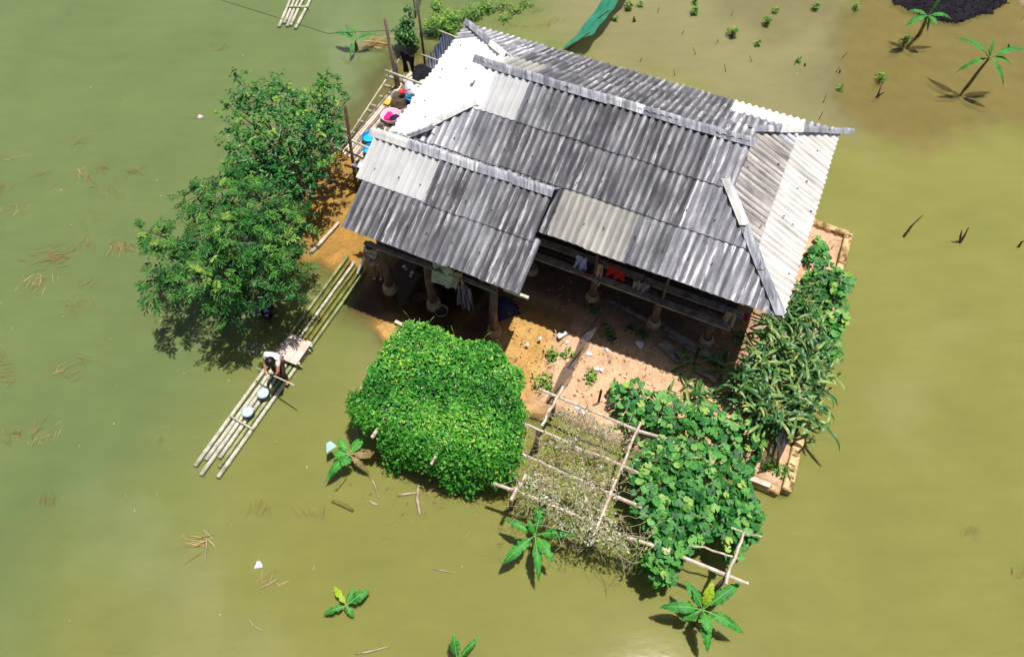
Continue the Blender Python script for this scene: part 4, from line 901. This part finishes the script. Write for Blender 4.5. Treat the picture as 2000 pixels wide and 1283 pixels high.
# water tank and laundry at the back end
c = P(826,152,PZ+.5); c[2] = -.2; th = thing('water_tank', c, 'large white domed water tank at the back of the washing platform', 'tank')
MB().lathe(c, [(.6, 0), (.6, PZ+.35), (.56, PZ+.5), (.42, PZ+.6), (.2, PZ+.66), (.16, PZ+.72), (.02, PZ+.73)], 28).build('shell', M['plastic'], th, True)
def uvgrid(mb_rows, name, mat_, parent=None):
    r, c_ = len(mb_rows), len(mb_rows[0]); o = MB().grid(mb_rows).build(name, M[mat_], parent, True); me = o.data; ul = me.uv_layers.new(name='UVMap')
    for p in me.polygons:
        for li in p.loop_indices: vi = me.loops[li].vertex_index; ul.data[li].uv = ((vi % c_)/(c_-1), (vi//c_)/(r-1))
    return o
def drape(name, label, a, b_, drop, mat_, cat='cloth', fold=.05, nf=3, flare=0.0, legs=False, out_=None, seed=0):   # cloth hung from the line a-b
    a = np.asarray(a, float); b_ = np.asarray(b_, float); d = nrm(b_-a); n_ = nrm(np.cross(d, Z)) if out_ is None else out_; C_ = 15; R_ = 9; rows = []; rr_ = np.random.default_rng(seed+1); ph = rr_.uniform(0, 6.28, 3)
    for i in range(R_):
        t = i/(R_-1); row = []
        for j in range(C_):
            s_ = j/(C_-1); x_ = (s_-.5)*(1+flare*t)+.5; hem = 1+.04*math.sin(s_*9+ph[0])
            row.append(a+(b_-a)*x_-Z*drop*t*hem + n_*(fold*(.3+.7*t)*math.sin(s_*2*math.pi*nf+ph[1]+t*1.5)+.03*math.sin(s_*17+t*5+ph[2])))
        rows.append(row)
    if legs:                                                 # trousers: cut the gap between two legs
        mb = MB(); mb.grid([r_[:8] for r_ in rows[:4]]); mb.grid([r_[7:] for r_ in rows[:4]])
        mb.grid([r_[:6] for r_ in rows[3:]]); mb.grid([r_[9:] for r_ in rows[3:]]); o = mb.build(name, M[mat_], None, True, solid=.02)
    else: o = uvgrid(rows, name, mat_)
    return tag(o, label, cat) if label else o
drape('trousers', 'black trousers hanging on the line beside the dark shrub', P(783,98,2.35), P(808,112,2.35), .72, 'black', 'trousers', .02, 1, 0, True)
heap('shirt', 'black shirt bundled on top of the white water tank', 'clothes', P(826,142,PZ+.55), .34, .2, 'black', None, 2)
cu = drape('tarp', 'blue and white striped tarp curtain at the back corner of the roof', P(864,66,2.75), P(893,78,2.75), 1.1, 'stripe', 'tarp', .04, 2)
cu = drape('tarp', 'blue and white striped tarp stretched down to the water tank', P(832,118,2.05), P(864,72,2.6), .65, 'stripe', 'tarp', .03, 3)
tag(MB().tube([P(857,60,2.8), P(897,76,2.8)], .025, 6).build('curtain_pole', M['pale_wood'], smooth=True), 'thin pale pole holding up the striped tarp', 'pole')
tag(MB().tube([P(823,107,2.1), P(862,121,2.1)], .022, 6).build('curtain_pole', M['bamboo'], smooth=True), 'thin white pole crossing the tarp above the water tank', 'pole')
a = P(830,125,0); tag(MB().tube([a-Z*.3, a+Z*2.0], .04, 7).build('tarp_post', M['stick'], smooth=True), 'dark post at the corner of the striped tarp', 'post')

# ------------------------------------------------------------------ rafts
def bamboo(parent, a, b_, r, mats, name='bamboo_pole'):
    a = np.asarray(a, float); b_ = np.asarray(b_, float); L = np.linalg.norm(b_-a); n_ = max(3, int(L/.38)); pts = []; rad = []; mb = MB()
    bow = rng.normal(0, .012, 3)*np.array([1, 1, .3])
    for i in range(n_+1):
        t = i/n_; c = a+(b_-a)*t+bow*4*t*(1-t); R_ = r*(1-.25*t)
        if 0 < i < n_:
            d = nrm(b_-a)
            for off, k in ((-.025, .96), (-.008, 1.14), (.008, 1.14), (.025, .96)): pts.append(c+d*off); rad.append(R_*k)
        else: pts.append(c); rad.append(R_)
    o = mb.tube(pts, rad, 8).build(name, M[mats[0]], parent, True)
    if len(mats) > 1:
        o.data.materials.append(M[mats[1]]); k = len(pts)
        for pi, p in enumerate(o.data.polygons):
            if pi//8 > k*.56: p.material_index = 1
    return o
raft = thing('bamboo_raft', P(545,700,0), 'long bamboo pole raft moored between the tree and the porch, carrying a man', 'raft')
FR = [(381+.81*9.8*k+.59*s_, 910+.59*9.8*k-.81*s_) for k, s_ in enumerate((0, 22, -8, 40, 26, 8))]; BK = [(680+.81*8.8*k-.59*s_, 499+.59*8.8*k+.81*s_) for k, s_ in enumerate((0, 6, 3, 9, 2, 0))]
MT = [('bamboo','bamboo_green'),('bamboo','bamboo_moss'),('bamboo','bamboo'),('bamboo','bamboo_moss'),('bamboo_green','bamboo_moss'),('bamboo','bamboo_green')]
for f, g, m_ in zip(FR, BK, MT): bamboo(raft, P(*f, .05), P(*g, .06), .055, m_)
for x0, y0, x1, y1 in ((449,812,494,838),(556,650,607,686),(540,692,590,716)): MB().tube([P(x0, y0, .13), P((x0+x1)/2, (y0+y1)/2, .15), P(x1, y1, .13)], .025, 6).build('lashing_bar', M['bamboo'], raft, True)
r2 = thing('bamboo_raft', P(573,25,0), 'small bundle raft of bamboo poles drifting beyond the trees', 'raft')
for f, g in zip([(545,53),(555,46),(561,52),(568,50),(577,56)], [(572,-12),(580,-12),(589,-12),(599,-14),(612,-12)]): bamboo(r2, P(*f, .05), P(*g, .05), .06, ('bamboo',))
MB().tube([P(562,14,.13), P(604,13,.13)], .03, 6).build('lashing_bar', M['bamboo'], r2, True)
wt = thing('raft_seat', P(572,682,.15), 'stained square board seat laid across the bamboo raft', 'board')
cs4 = [P(567,653,.25), P(606,669,.25), P(579,714,.25), P(541,693,.25)]
cm = np.mean(cs4, 0); xb = nrm(cs4[1]-cs4[0]); yb_ = nrm(cs4[0]-cs4[3]); yb_ = nrm(yb_-xb*(yb_@xb))
for k in range(3): MB().box(cm+xb*.21*(k-1), xb, yb_, Z, .205, .72, .025).build('seat_board', M['ply'], wt, bevel=.004)
for k in (-.28, .28): MB().bar(cm+yb_*k-xb*.32-Z*.06, cm+yb_*k+xb*.36-Z*.06, .06, .08).build('bearer', M['bamboo'], wt)
for sx_ in (-.28, .28):
    for sy_ in (-.28, .28): MB().bar(cm+xb*sx_+yb_*sy_-Z*.14, cm+xb*sx_+yb_*sy_-Z*.09, .05, .05, V).build('leg', M['timber'], wt)
for px, lb in (((513,767), 'lidded cooking pot on the raft just in front of the man'), ((483,803), 'lidded cooking pot on the raft beside the lashing bar')):
    c = P(px[0], px[1], .3); c[2] = .12; th = thing('lidded_pot', c, lb, 'pot')
    MB().lathe(c, [(.115, 0), (.135, .03), (.135, .16)], 20).build('pot_body', M['pot'], th, True)
    MB().lathe(c+Z*.162, [(.143, 0), (.143, .012), (.08, .025), (.02, .028)], 20).build('lid', M['lid'], th, True)
tag(MB().bar(P(722,481,1.0), P(698,534,.17), .075, .03).build('plank', M['plastic'], bevel=.004), 'white plank leaning from the raft end up to the porch', 'plank')
lg = thing('bamboo_log', P(632,465,0), 'loose bamboo log lying in the orange shallows by the tree', 'log'); bamboo(lg, P(608,493,.03), P(662,434,.06), .055, ('pale_wood',))

# ------------------------------------------------------------------ people
def skinmesh(name, verts, edges, radii, mat_, parent, sub=2):
    o0 = org(parent); me = bpy.data.meshes.new('tmp'); me.from_pydata([tuple(np.asarray(v)-o0) for v in verts], edges, []); ob = bpy.data.objects.new('tmp', me); COL.objects.link(ob)
    ob.modifiers.new('skin', 'SKIN').use_smooth_shade = True; sd = ob.data.skin_vertices[0].data
    for i, r in enumerate(radii): sd[i].radius = (r, r) if np.isscalar(r) else r
    sd[0].use_root = True; s_ = ob.modifiers.new('sub', 'SUBSURF'); s_.levels = sub; s_.render_levels = sub
    dg = bpy.context.evaluated_depsgraph_get(); m2 = bpy.data.meshes.new_from_object(ob.evaluated_get(dg)); m2.name = name; bpy.data.objects.remove(ob)
    m2.materials.clear(); m2.materials.append(M[mat_]); m2.polygons.foreach_set('use_smooth', [True]*len(m2.polygons))
    o = bpy.data.objects.new(name, m2); link(o, parent); ORG[o.name] = o0.copy(); return o
def person(label, j, shirt, trousers, base, facing, short=False, sleeve=.55, skirt=False):
    th = thing('person', base, label, 'person'); f = nrm(facing); fl_ = nrm([f[0], f[1], 0])
    V_, E_, R_ = [], [], []
    def add(p, r, prev=None):
        V_.append(np.asarray(p, float)); R_.append(r)
        if prev is not None: E_.append((prev, len(V_)-1))
        return len(V_)-1
    hip = add(j['hip'], .125); ab = add(j['hip']*.5+j['chest']*.5, .115, hip); ch = add(j['chest'], .14, ab); nk = add(j['neck'], .055, ch)
    hd = nrm(j['head']-j['neck']); h0 = add(j['head']-hd*.05, .07, nk); h1 = add(j['head']+hd*.03, .095, h0); h2 = add(j['head']+hd*.11, .07, h1); add(j['head']+f*.105-hd*.005, .016, h1)
    for s_ in 'LR':
        sh = add(j['sh'+s_], .062, ch); el = add(j['el'+s_], .045, sh); wr = add(j['ha'+s_]*.8+j['el'+s_]*.2, .03, el); pm_ = add(j['ha'+s_], .036, wr)
        d = nrm(j['ha'+s_]-j['el'+s_]); sd_ = nrm(np.cross(d, Z)+1e-6); gr = j.get('grip', d)
        for q in range(4):
            a = add(j['ha'+s_]+d*.035+gr*(q-1.5)*.02, .011, pm_); b2 = add(V_[a]+d*.03-Z*.02, .0095, a); add(V_[b2]-d*(.01+.004*(q % 2))-Z*.028, .008, b2)
        a = add(j['ha'+s_]+gr*.04-d*.01, .012, pm_); add(V_[a]+d*.03-Z*.02, .0095, a)
        th_ = add(j['hip']*.82+j['kn'+s_]*.18+(j['fo'+s_]-j['fo'+('R' if s_ == 'L' else 'L')])*.12*np.array([1, 1, 0]), .088, hip); kn = add(j['kn'+s_], .06, th_); cf = add(j['kn'+s_]*.6+j['fo'+s_]*.4, .055, kn); an = add(j['fo'+s_]+Z*.06, .036, cf); add(j['fo'+s_]+fl_*.15+Z*.02, .03, an)
    skinmesh('body', V_, E_, R_, 'skin', th, 2)
    V_, E_, R_ = [], [], []                                   # shirt over the torso and upper arms
    a = add(j['hip']*.8+j['chest']*.2-Z*.02, .15); b2 = add(j['hip']*.45+j['chest']*.55, .143, a); c_ = add(j['chest'], .162, b2); add(j['neck']*.6+j['chest']*.4, .085, c_)
    for s_ in 'LR': d = add(j['sh'+s_], .082, c_); add(j['sh'+s_]*(1-sleeve)+j['el'+s_]*sleeve, .066, d)
    skinmesh('shirt', V_, E_, R_, shirt, th, 2)
    V_, E_, R_ = [], [], []
    a = add(j['hip']+Z*.05, .148); 
    for s_ in 'LR':
        t_ = add(j['hip']*.82+j['kn'+s_]*.18+(j['fo'+s_]-j['fo'+('R' if s_ == 'L' else 'L')])*.12*np.array([1, 1, 0]), .108, a); k_ = add(j['kn'+s_], .078, t_)
        if not short: add(j['kn'+s_]*.4+j['fo'+s_]*.6, .062, k_)
    skinmesh('trousers', V_, E_, R_, trousers, th, 2)
    rows = []                                                 # hair: a cap over the crown and back of the head
    c_ = j['head']+hd*.035; back = nrm(-f+hd*.0); sd_ = nrm(np.cross(hd, f)); ff = np.cross(sd_, hd)
    for i in range(8):
        ph = i/7*1.75; row = []
        for q in range(17):
            a = 2*math.pi*(q % 16)/16; front = max(0, math.cos(a)); lim = ph*(1-.32*front); row.append(c_+.112*(math.sin(lim)*(math.cos(a)*(-ff if ff@f < 0 else ff)+math.sin(a)*sd_)+math.cos(lim)*hd*1.05))
        rows.append(row)
    MB().grid(rows).build('hair', M['hair'], th, True, solid=.012)
    for s_ in (-1, 1):
        e = MB(); e.lathe(j['head']+hd*.02+f*.085+sd_*s_*.035, [(.004, -.01), (.012, 0), (.004, .01)], 8); e.build('eye', M['hair'], th)
        e = MB(); e.lathe(j['head']+sd_*s_*.094, [(.006, -.03), (.018, 0), (.006, .03)], 8); e.build('ear', M['skin'], th, True)
    mo = MB().box(j['head']+f*.088-hd*.045, sd_, f, hd, .045, .012, .012).build('mouth', M['redc'], th)
    return th
c = P(553,738,.12); bk = nrm(P(533,733,.0)-P(558,752,.0))   # across the raft, towards the tree
FW = nrm(P(480,830,0)-P(545,740,0)); SD = nrm(np.cross(Z, FW))
SZ = .88
def B(f, s_, z): return c + (FW*f + SD*s_ + Z*z)*SZ
j = dict(hip=B(-.18,-.02,.80), chest=B(.0,.06,1.12), neck=B(.12,.14,1.29), head=B(.20,.19,1.38), kneel=0,
    shL=B(.02,-.15,1.2), shR=B(.08,.26,1.19), elL=B(.16,-.17,.95), elR=B(.26,.33,.98), haL=B(.33,-.08,.82), haR=B(.36,.20,.90),
    knL=B(.02,-.16,.45), knR=B(.06,.17,.45), foL=B(-.08,-.17,.0), foR=B(.0,.20,.0))
MB_p0, MB_p1 = j['haL'], j['haR']; gd = nrm(MB_p1-MB_p0); j['grip'] = gd
person('man in a white shirt and dark trousers stooping on the raft, holding a pole', j, 'shirt', 'trousers', c, nrm(FW*.75+SD*.15-Z*.6))
pd = MB().tube([MB_p0-gd*.45, MB_p0, MB_p1, MB_p1+gd*.75], [.017, .018, .018, .014], 7).build('paddle_pole', M['bamboo'], smooth=True); tag(pd, 'thin wooden punting pole held across the man on the raft', 'pole')
SZ = 1.0; c = P(740,537,.02); FW = nrm(np.array([-.12, -1, 0])); SD = nrm(np.cross(Z, FW))
j = dict(hip=B(-.02,0,.74), chest=B(-.01,0,1.04), neck=B(.03,0,1.2), head=B(.07,0,1.31), shL=B(0,-.17,1.12), shR=B(0,.17,1.12), elL=B(.06,-.22,.9), elR=B(.06,.22,.9), haL=B(.2,-.12,.82), haR=B(.2,.12,.82),
    knL=B(.03,-.09,.42), knR=B(.03,.09,.42), foL=B(0,-.09,0), foR=B(0,.09,0), grip=np.array([1., 0, 0]))
p2 = person('person in a black-and-white printed top standing bare-legged under the porch eave', j, 'print', 'print', c, nrm(FW-Z*.35), True)
for s_ in (-.09, .09): MB().box(B(.07, s_, .012), FW, SD, Z, .22, .08, .02).build('sandal', M['slipper'], p2, bevel=.008)
# splash where the pole entered the water
mb = MB(); c = P(497,682,0)
for k in range(70): q = c+np.append(rng.normal(0, [.28, .12]), rng.uniform(.004, .05)); mb.box(q, nrm(rng.normal(0, 1, 3)*[1, 1, .1]), V, Z, rng.uniform(.015, .06), .012, .006)
o = mb.build('splash', M['foamw']); tag(o, 'white spray of droplets on the water beside the man on the raft', 'splash', kind='stuff')
# ------------------------------------------------------------------ laundry and clutter round the house
drape('laundry_shirt', 'sage green cloth hanging from the porch beam beside the striped skirt', W(-7.78,-1.24,2.26), W(-7.18,-1.26,2.26), .82, 'greenc', 'cloth', .05, 2, .1, False, None, 4)
drape('laundry_shirt', 'tan bag-like cloth hanging on the porch beam between sage and striped cloths', W(-7.2,-1.27,2.26), W(-6.9,-1.27,2.26), .6, 'tanc', 'cloth', .05, 2, .1, False, None, 5)
drape('laundry_skirt', 'long striped skirt hanging lowest under the porch roof', W(-7.05,-1.3,1.85), W(-6.72,-1.3,1.85), .95, 'stripe2', 'cloth', .06, 3, .45, False, None, 6)
drape('laundry_shirt', 'pale blue shirt hung over the gallery plank', W(-4.78,.62,1.95), W(-4.5,.60,1.95), .45, 'bluec', 'shirt', .05, 2, .2, False, None, 7)
drape('laundry_shirt', 'small red and navy cloth beside the pale blue shirt', W(-4.5,.6,1.85), W(-4.32,.6,1.85), .5, 'navy', 'cloth', .04, 2, 0, False, None, 8)
drape('laundry_cloth', 'small scarlet rag below the navy cloth on the gallery', W(-4.52,.55,1.5), W(-4.36,.55,1.5), .2, 'red', 'cloth', .04, 2, 0, False, None, 9)
drape('laundry_cloth', 'tan towel tied to the gallery post', W(-4.22,.55,2.0), W(-4.06,.55,2.0), .8, 'tanc', 'cloth', .04, 2, 0, False, None, 10)
drape('laundry_cloth', 'dark red cloth draped on the gallery plank', W(-3.98,.62,1.98), W(-3.52,.6,1.98), .36, 'redc', 'cloth', .03, 2, .05, False, None, 11)
drape('laundry_cloth', 'grey rag draped on the gallery plank beside the dark red cloth', W(-3.3,.6,1.82), W(-2.88,.6,1.82), .42, 'greyc', 'cloth', .05, 3, -.2, False, None, 12)
drape('cloth_bag', 'brown cloth bag hanging at the end of the gallery plank', W(-1.02,.62,1.85), W(-.78,.62,1.85), .5, 'tanc', 'bag', .06, 2, .3, False, None, 13)
c = P(862,609,.04); th = thing('sieve', c, 'round thin-rimmed basket lying on the mud below the hanging clothes', 'basket'); MB().lathe(c, [(.17, 0), (.19, .07), (.18, .07), (.16, .01)], 24).build('rim', M['drystem'], th, True); MB().lathe(c+Z*.012, [(.158, 0), (.001, .002)], 20).build('mesh_base', M['dark_timber'], th)
for x, y, a in ((789,521,.6),(805,533,-.2)):
    c = P(x, y, .02); d = np.array([math.sin(a), -math.cos(a), 0]); s_ = np.cross(Z, d); th = thing('slipper', c, 'pale slipper lying on the shaded mud under the porch', 'slipper', 'slippers under the porch')
    MB().lathe(c, [(.001, 0), (.045, .004), (.045, .02), (.001, .022)], 12).build('sole', M['slipper'], th); MB().box(c+d*.09+Z*.012, d, s_, Z, .14, .08, .022).build('toe', M['slipper'], th, bevel=.01); MB().box(c+d*.09+Z*.04, d, s_, Z, .05, .09, .012).build('strap', M['greyc'], th)
for x0, y0, x1, y1, w, lb in ((1185,585,1275,632,.1,'long thin batten lying on the shaded soil under the house'),(1298,640,1400,700,.14,'grey plank lying under the house beside the end pillar'),(1305,655,1420,715,.1,'narrow plank lying along the wider grey plank'),(1292,668,1330,702,.28,'short broad slab of wood propped on the plank heap'),(1330,668,1372,692,.16,'short grey plank end on top of the plank heap'),(1360,720,1400,745,.12,'half-buried plank among the fallen maize')):
    tag(MB().bar(P(x0, y0, .22+.03*rng.random()), P(x1, y1, .21+.08*rng.random()), w, .04).build('plank', M['plank'], bevel=.006), lb, 'plank')
for k, (x, y, s_) in enumerate(((1095,655,.16),(1107,668,.1),(1150,690,.14),(1165,720,.12),(1175,722,.1),(1250,672,.2),(1128,795,.16),(1105,650,.12),(1138,805,.12),(1030,672,.08),(1055,660,.09),(1185,682,.1),(1420,690,.1))):
    o = heap('plastic_litter', 'scrap of white plastic litter on the yard soil', 'litter', P(x, y, .19), s_*.55, s_*.3, 'whitec', None, k+20, 9); o['group'] = 'plastic litter in the yard'
heap('straw_heap', 'heap of dry maize straw on the yard just outside the front roof corner', 'straw', P(1500,640,.15), .3, .14, 'drystem', None, 4)
c = P(985,605,.05); heap('dark_sack', 'dark blue sack slumped in the shade behind the end porch pillar', 'sack', c, .35, .4, 'navy', None, 8)
# tarp tray hung under the tree with rubbish in it
th = thing('tarp_tray', P(515,600,.05), 'sagging dark tarp tray of rubbish floating under the leafy tree', 'tray')
rim = [P(x, y, z) for x, y, z in ((512,572,.35),(540,588,.35),(533,612,.2),(529,632,.08),(518,622,.2),(493,608,.3),(496,592,.35))]; cc = np.mean(rim, 0)
MB().grid([[p for p in rim+rim[:1]], [cc+(p-cc)*.62-Z*.22 for p in rim+rim[:1]], [cc+(p-cc)*.1-Z*.24 for p in rim+rim[:1]]]).build('sheet', M['tarp'], th, False, solid=.012)
for k, (x, y, mt, s_) in enumerate(((512,602,'navy',.13),(524,596,'greenc',.1),(519,607,'bluec',.06),(505,602,'whitec',.05),(521,616,'whitec',.05),(536,596,'whitec',.03))): heap('rubbish', 'x', 'x', P(x, y, .12), s_, s_*.7, mt, th, k, 9)
# foam, bags, husk heap
c = [P(*q) for q in ((636,866,.55),(645,861,.5),(657,871,.42),(637,884,.42))]; mb = MB(); mb.poly(c); tag(mb.build('foam_board', M['foam'], solid=.05), 'pale foam board wedged above the half-sunk banana leaves', 'foam board')
for x, y, lb in ((505,1103,'crumpled white plastic bag floating alone on the open water'), (391,229,'pinkish scrap of plastic floating beyond the leafy tree'), (1403-0,0-400,'')):
    if lb: heap('plastic_bag', lb, 'plastic bag', P(x, y, -.01), .09, .07, 'whitec' if y > 500 else 'pink', None, x, 11)
HP = polypx([(1742,4),(1775,22),(1812,40),(1862,50),(1895,38),(1935,26),(1968,8),(1985,-30),(1900,-70),(1780,-60)], 0); q = sample(HP, 5200); d = np.clip(sdist(q+.12*np.stack([fbm(q, 7, 1), fbm(q, 7, 2)], -1), HP), -.05, 2)
hp = thing('husk_heap', np.append(np.mean(HP, 0), 0), 'low black heap of burnt husk in the shallow corner', 'heap')
gx_ = np.linspace(q[:, 0].min(), q[:, 0].max(), 60); gy_ = np.linspace(q[:, 1].min(), q[:, 1].max(), 50); g_ = np.stack(np.meshgrid(gx_, gy_), -1); dd = sdist(g_+.15*np.stack([fbm(g_, 6, 1), fbm(g_, 6, 2)], -1), HP)
MB().grid([[np.array([g_[i, k, 0], g_[i, k, 1], .02+.28*(1-math.exp(-max(dd[i, k], 0)*1.2))-(.9 if dd[i, k] < 0 else 0)+.02*math.sin(k*2.3+i*1.7)]) for k in range(60)] for i in range(50)]).build('mound', M['ash'], hp, True)
leaves('husk', leafmat('husk', [(0, lin(12,10,16)), (.8, lin(36,32,42)), (1, lin(80,72,76))], .95, 0), hp, np.column_stack([q, .03+.29*(1-np.exp(-np.clip(d, 0, 9)*1.2))]), rng.uniform(.04, .11, len(q)), SLIM, tilt=.8)

# ------------------------------------------------------------------ sticks, stumps and floating straw
STK = [(1286,20,12,3),(1430,27,10,5),(1356,100,14,-5),(1416,133,16,-3),(1466,115,13,-5),(1556,120,14,10),(1317,142,13,-2),(1637,135,12,8),(1650,108,12,9),(1611,193,16,6),(1604,225,15,7),(1252,117,8,4),(1402,80,6,0),(1335,62,5,3)]
for x, y, L, dx in STK:
    a = P(x-dx/2, y+L/2, 0); o = MB().tube([a-Z*.3, a, riser(a, (x+dx/2, y-L/2))], [.014, .013, .008], 5).build('stick', M['stick'], smooth=True); tag(o, 'thin bare stick standing in the flood behind the house', 'stick', 'sticks behind the house')
def stump(label, base, tips, r):
    a = P(*base, 0); th = thing('dead_branch', a, label, 'dead branch')
    for k, (x, y, z) in enumerate(tips): MB().tube([a-Z*.3, a, a*.5+P(x, y, z)*.5+rng.normal(0, .02, 3), P(x, y, z)], [r, r, r*.8, r*.4], 6).build('branch', M['stick'], th, True)
stump('forked dark stump standing in the brown shallows', (1713,190), [(1721,168,.4),(1727,180,.25)], .035)
stump('long slanting dead branch rising from the water right of the house', (1765,463), [(1803,421,.6),(1796,425,.6)], .03)
stump('short forked dead branch with upturned twigs in open water', (1875,474), [(1892,444,.5),(1879,450,.45)], .035)
stump('broken dead branch at the edge of open water', (1990,482), [(2003,470,.3)], .03)
stump('short thick dark stump near the green net', (1240,42), [(1239,33,.22)], .05)
for x, y in ((1572,127),(1640,140),(1970,90)): stump({1572: 'small black stump among the sticks behind the house', 1640: 'small black stub beside a slanting stick behind the house', 1970: 'low dark stub in the brown shallows beside the tall banana'}[x], (x, y+2), [(x, y-4, .12)], .035)
def straw(px, py, n_, r, L, mat_, label, group, ang=None, name='floating_straw', z=.012):
    c = P(px, py, 0); pos, dirs, sz = [], [], []; th = thing(name, c, label, 'straw', group); a0 = rng.uniform(0, 6.28) if ang is None else ang
    pos = c + np.column_stack([rng.normal(0, r, n_), rng.normal(0, r*.6, n_), np.abs(rng.normal(0, z, n_))+.004]); a = a0+rng.normal(0, .45, n_)
    BL = (np.array([(0,-.012,0),(.5,-.018,.03),(1,0,0),(.5,.018,.03),(0,.012,0)])*np.array([1, 2.2, 1]), np.array([(0,1,3,4),(1,2,2,3)]))
    BL = (BL[0], np.array([(0,1,3,4),(1,2,3,3)])); BL = (np.array([(0,-.014,0),(.55,-.018,.03),(1,-.004,0),(1,.004,0),(.55,.018,.03),(0,.014,0)]), np.array([(0,1,4,5),(1,2,3,4)]))
    v, f, t = leaf_arrays(pos, rng.uniform(L*.3, L*.95, n_), BL, tilt=.12, yaw=a, tint=rng.normal(.5, .28, n_))
    o = bpy.data.objects.new('blades', fast_mesh('blades', v-org(th), f, M[mat_], t)); link(o, th); o['kind'] = 'stuff'
    return th
for x, y, n_, r, L in ((160,340,14,.2,.4),(205,328,10,.1,.3),(255,335,12,.12,.35),(95,500,18,.25,.45),(120,505,10,.12,.5),(165,480,8,.15,.4),(232,480,10,.15,.5),(60,560,10,.2,.4),(150,595,16,.18,.3),(75,545,8,.2,.4),(15,735,16,.2,.4),(165,705,8,.12,.3),(90,985,9,.12,.3),(510,985,6,.1,.35),(400,1060,8,.12,.5),(5,360,10,.12,.35),(430,95,8,.15,.4),(1900,1035,14,.1,.22),(1985,1120,8,.1,.3),(20,850,6,.1,.4),(605,1010,6,.15,.4),(520,1140,6,.1,.3)) + tuple((int(x), int(y), int(k_), float(.1+.15*k_/10), .35) for x, y, k_ in zip(rng.uniform(10, 330, 22), rng.uniform(280, 900, 22), rng.integers(3, 9, 22))):
    straw(x, y, n_*3, r*1.2, L, 'weed' if (x+y) % 4 else 'straw', 'loose clump of dead straw floating on the open green water', 'floating straw clumps')
straw(728,88,330,.22,.5, 'straw', 'thick heap of yellow straw beside the drooping banana plant', None, 0.1, 'straw_heap', .06)
straw(710,60,30,.45,.4, 'weed', 'spread of sunken brown stalks behind the drooping banana plant', None, None, 'drowned_stalks', .01)
for x, y in ((1040,25),(1060,50),(1010,55)): straw(x, y, 26, .3, .4, 'weed', 'tangle of pale sunken weed beside the green net', 'sunken weed by the net', None, 'drowned_weed', .02)
for x0, y0, x1, y1, r, mt, lb in ((648,978,690,998,.05,'bamboo_moss','yellow rotting banana stalk floating below the vine mat'),(655,958,676,932,.045,'bamboo_moss','yellow-brown stalk floating beside the half-sunk banana'),(818,945,820,1005,.04,'drystem','brown stem trailing in the water from the vine mat'),(775,967,815,962,.03,'drystem','brown root lying at the foot of the vine mat'),(722,930,740,975,.02,'drystem','thin reed stem drifting below the half-sunk banana'),(695,1276,758,1262,.02,'drystem','pale stick floating near the lone banana sprout'),(405,1033,400,1100,.012,'drystem','thin straw stem floating on the open water'),(487,1210,516,1233,.012,'drystem','curved thin stem floating near the pale reflection'),(505,1150,542,1130,.014,'drystem','short pale twig floating below the white bag'),(845,1110,890,1118,.012,'drystem','thin twig floating between two banana plants'),(738,985,722,978,.014,'pale_wood','short pale splinter floating by the vine mat'),(700,868,690,800,.012,'drystem','thin dry cane leaning at the side of the vine mat')):
    a, b_ = P(x0, y0, .01), P(x1, y1, .012); tag(MB().tube([a, (a+b_)/2+np.append(rng.normal(0, .03, 2), .01), b_], [r*.7, r, r*.6], 6).build('floating_reed', M[mt], smooth=True), lb, 'reed')
q = np.column_stack([rng.uniform(-14, 12, 700), rng.uniform(2, 24, 700)])
ui = np.array([UV(np.append(p, 0)) for p in q]); keep = ~((ui[:, 0] > -10.5) & (ui[:, 0] < 1.7) & (ui[:, 1] > -2.8) & (ui[:, 1] < 6)); q = q[keep]
w_ = np.clip(.9-(q[:, 0]+14)/20, .12, 1); q = q[rng.random(len(q)) < w_]
o = leaves('floating_specks', M['straw'], None, np.column_stack([q, np.full(len(q), .006)]), rng.uniform(.02, .1, len(q)), SLIM, tilt=.1); tag(o, 'scattered tiny bits of straw and leaf floating on the flood', 'debris', kind='stuff')
q = np.vstack([P(x, y, .005)[:2]+rng.normal(0, s_, (n_, 2)) for x, y, s_, n_ in ((790,970,.5,60),(900,960,.4,60),(1000,1010,.5,40),(1100,790,.35,40))])
o = leaves('floating_trimmings', M['weed'], None, np.column_stack([q, np.full(len(q), .008)]), rng.uniform(.03, .16, len(q)), SLIM, tilt=.1); tag(o, 'dead trimmings floating at the foot of the trellises', 'debris', kind='stuff')
q = sample(uvpoly([(-6.5,-2.4),(1.2,-2.0),(1.2,5.5),(-6.5,5.5)]), 1700)
o = leaves('ground_litter', M['straw'], None, np.column_stack([q, np.full(len(q), .20)]), rng.uniform(.03, .12, len(q)), SLIM, tilt=.1); tag(o, 'dry stalks and leaf litter strewn over the yard soil', 'litter', kind='stuff')
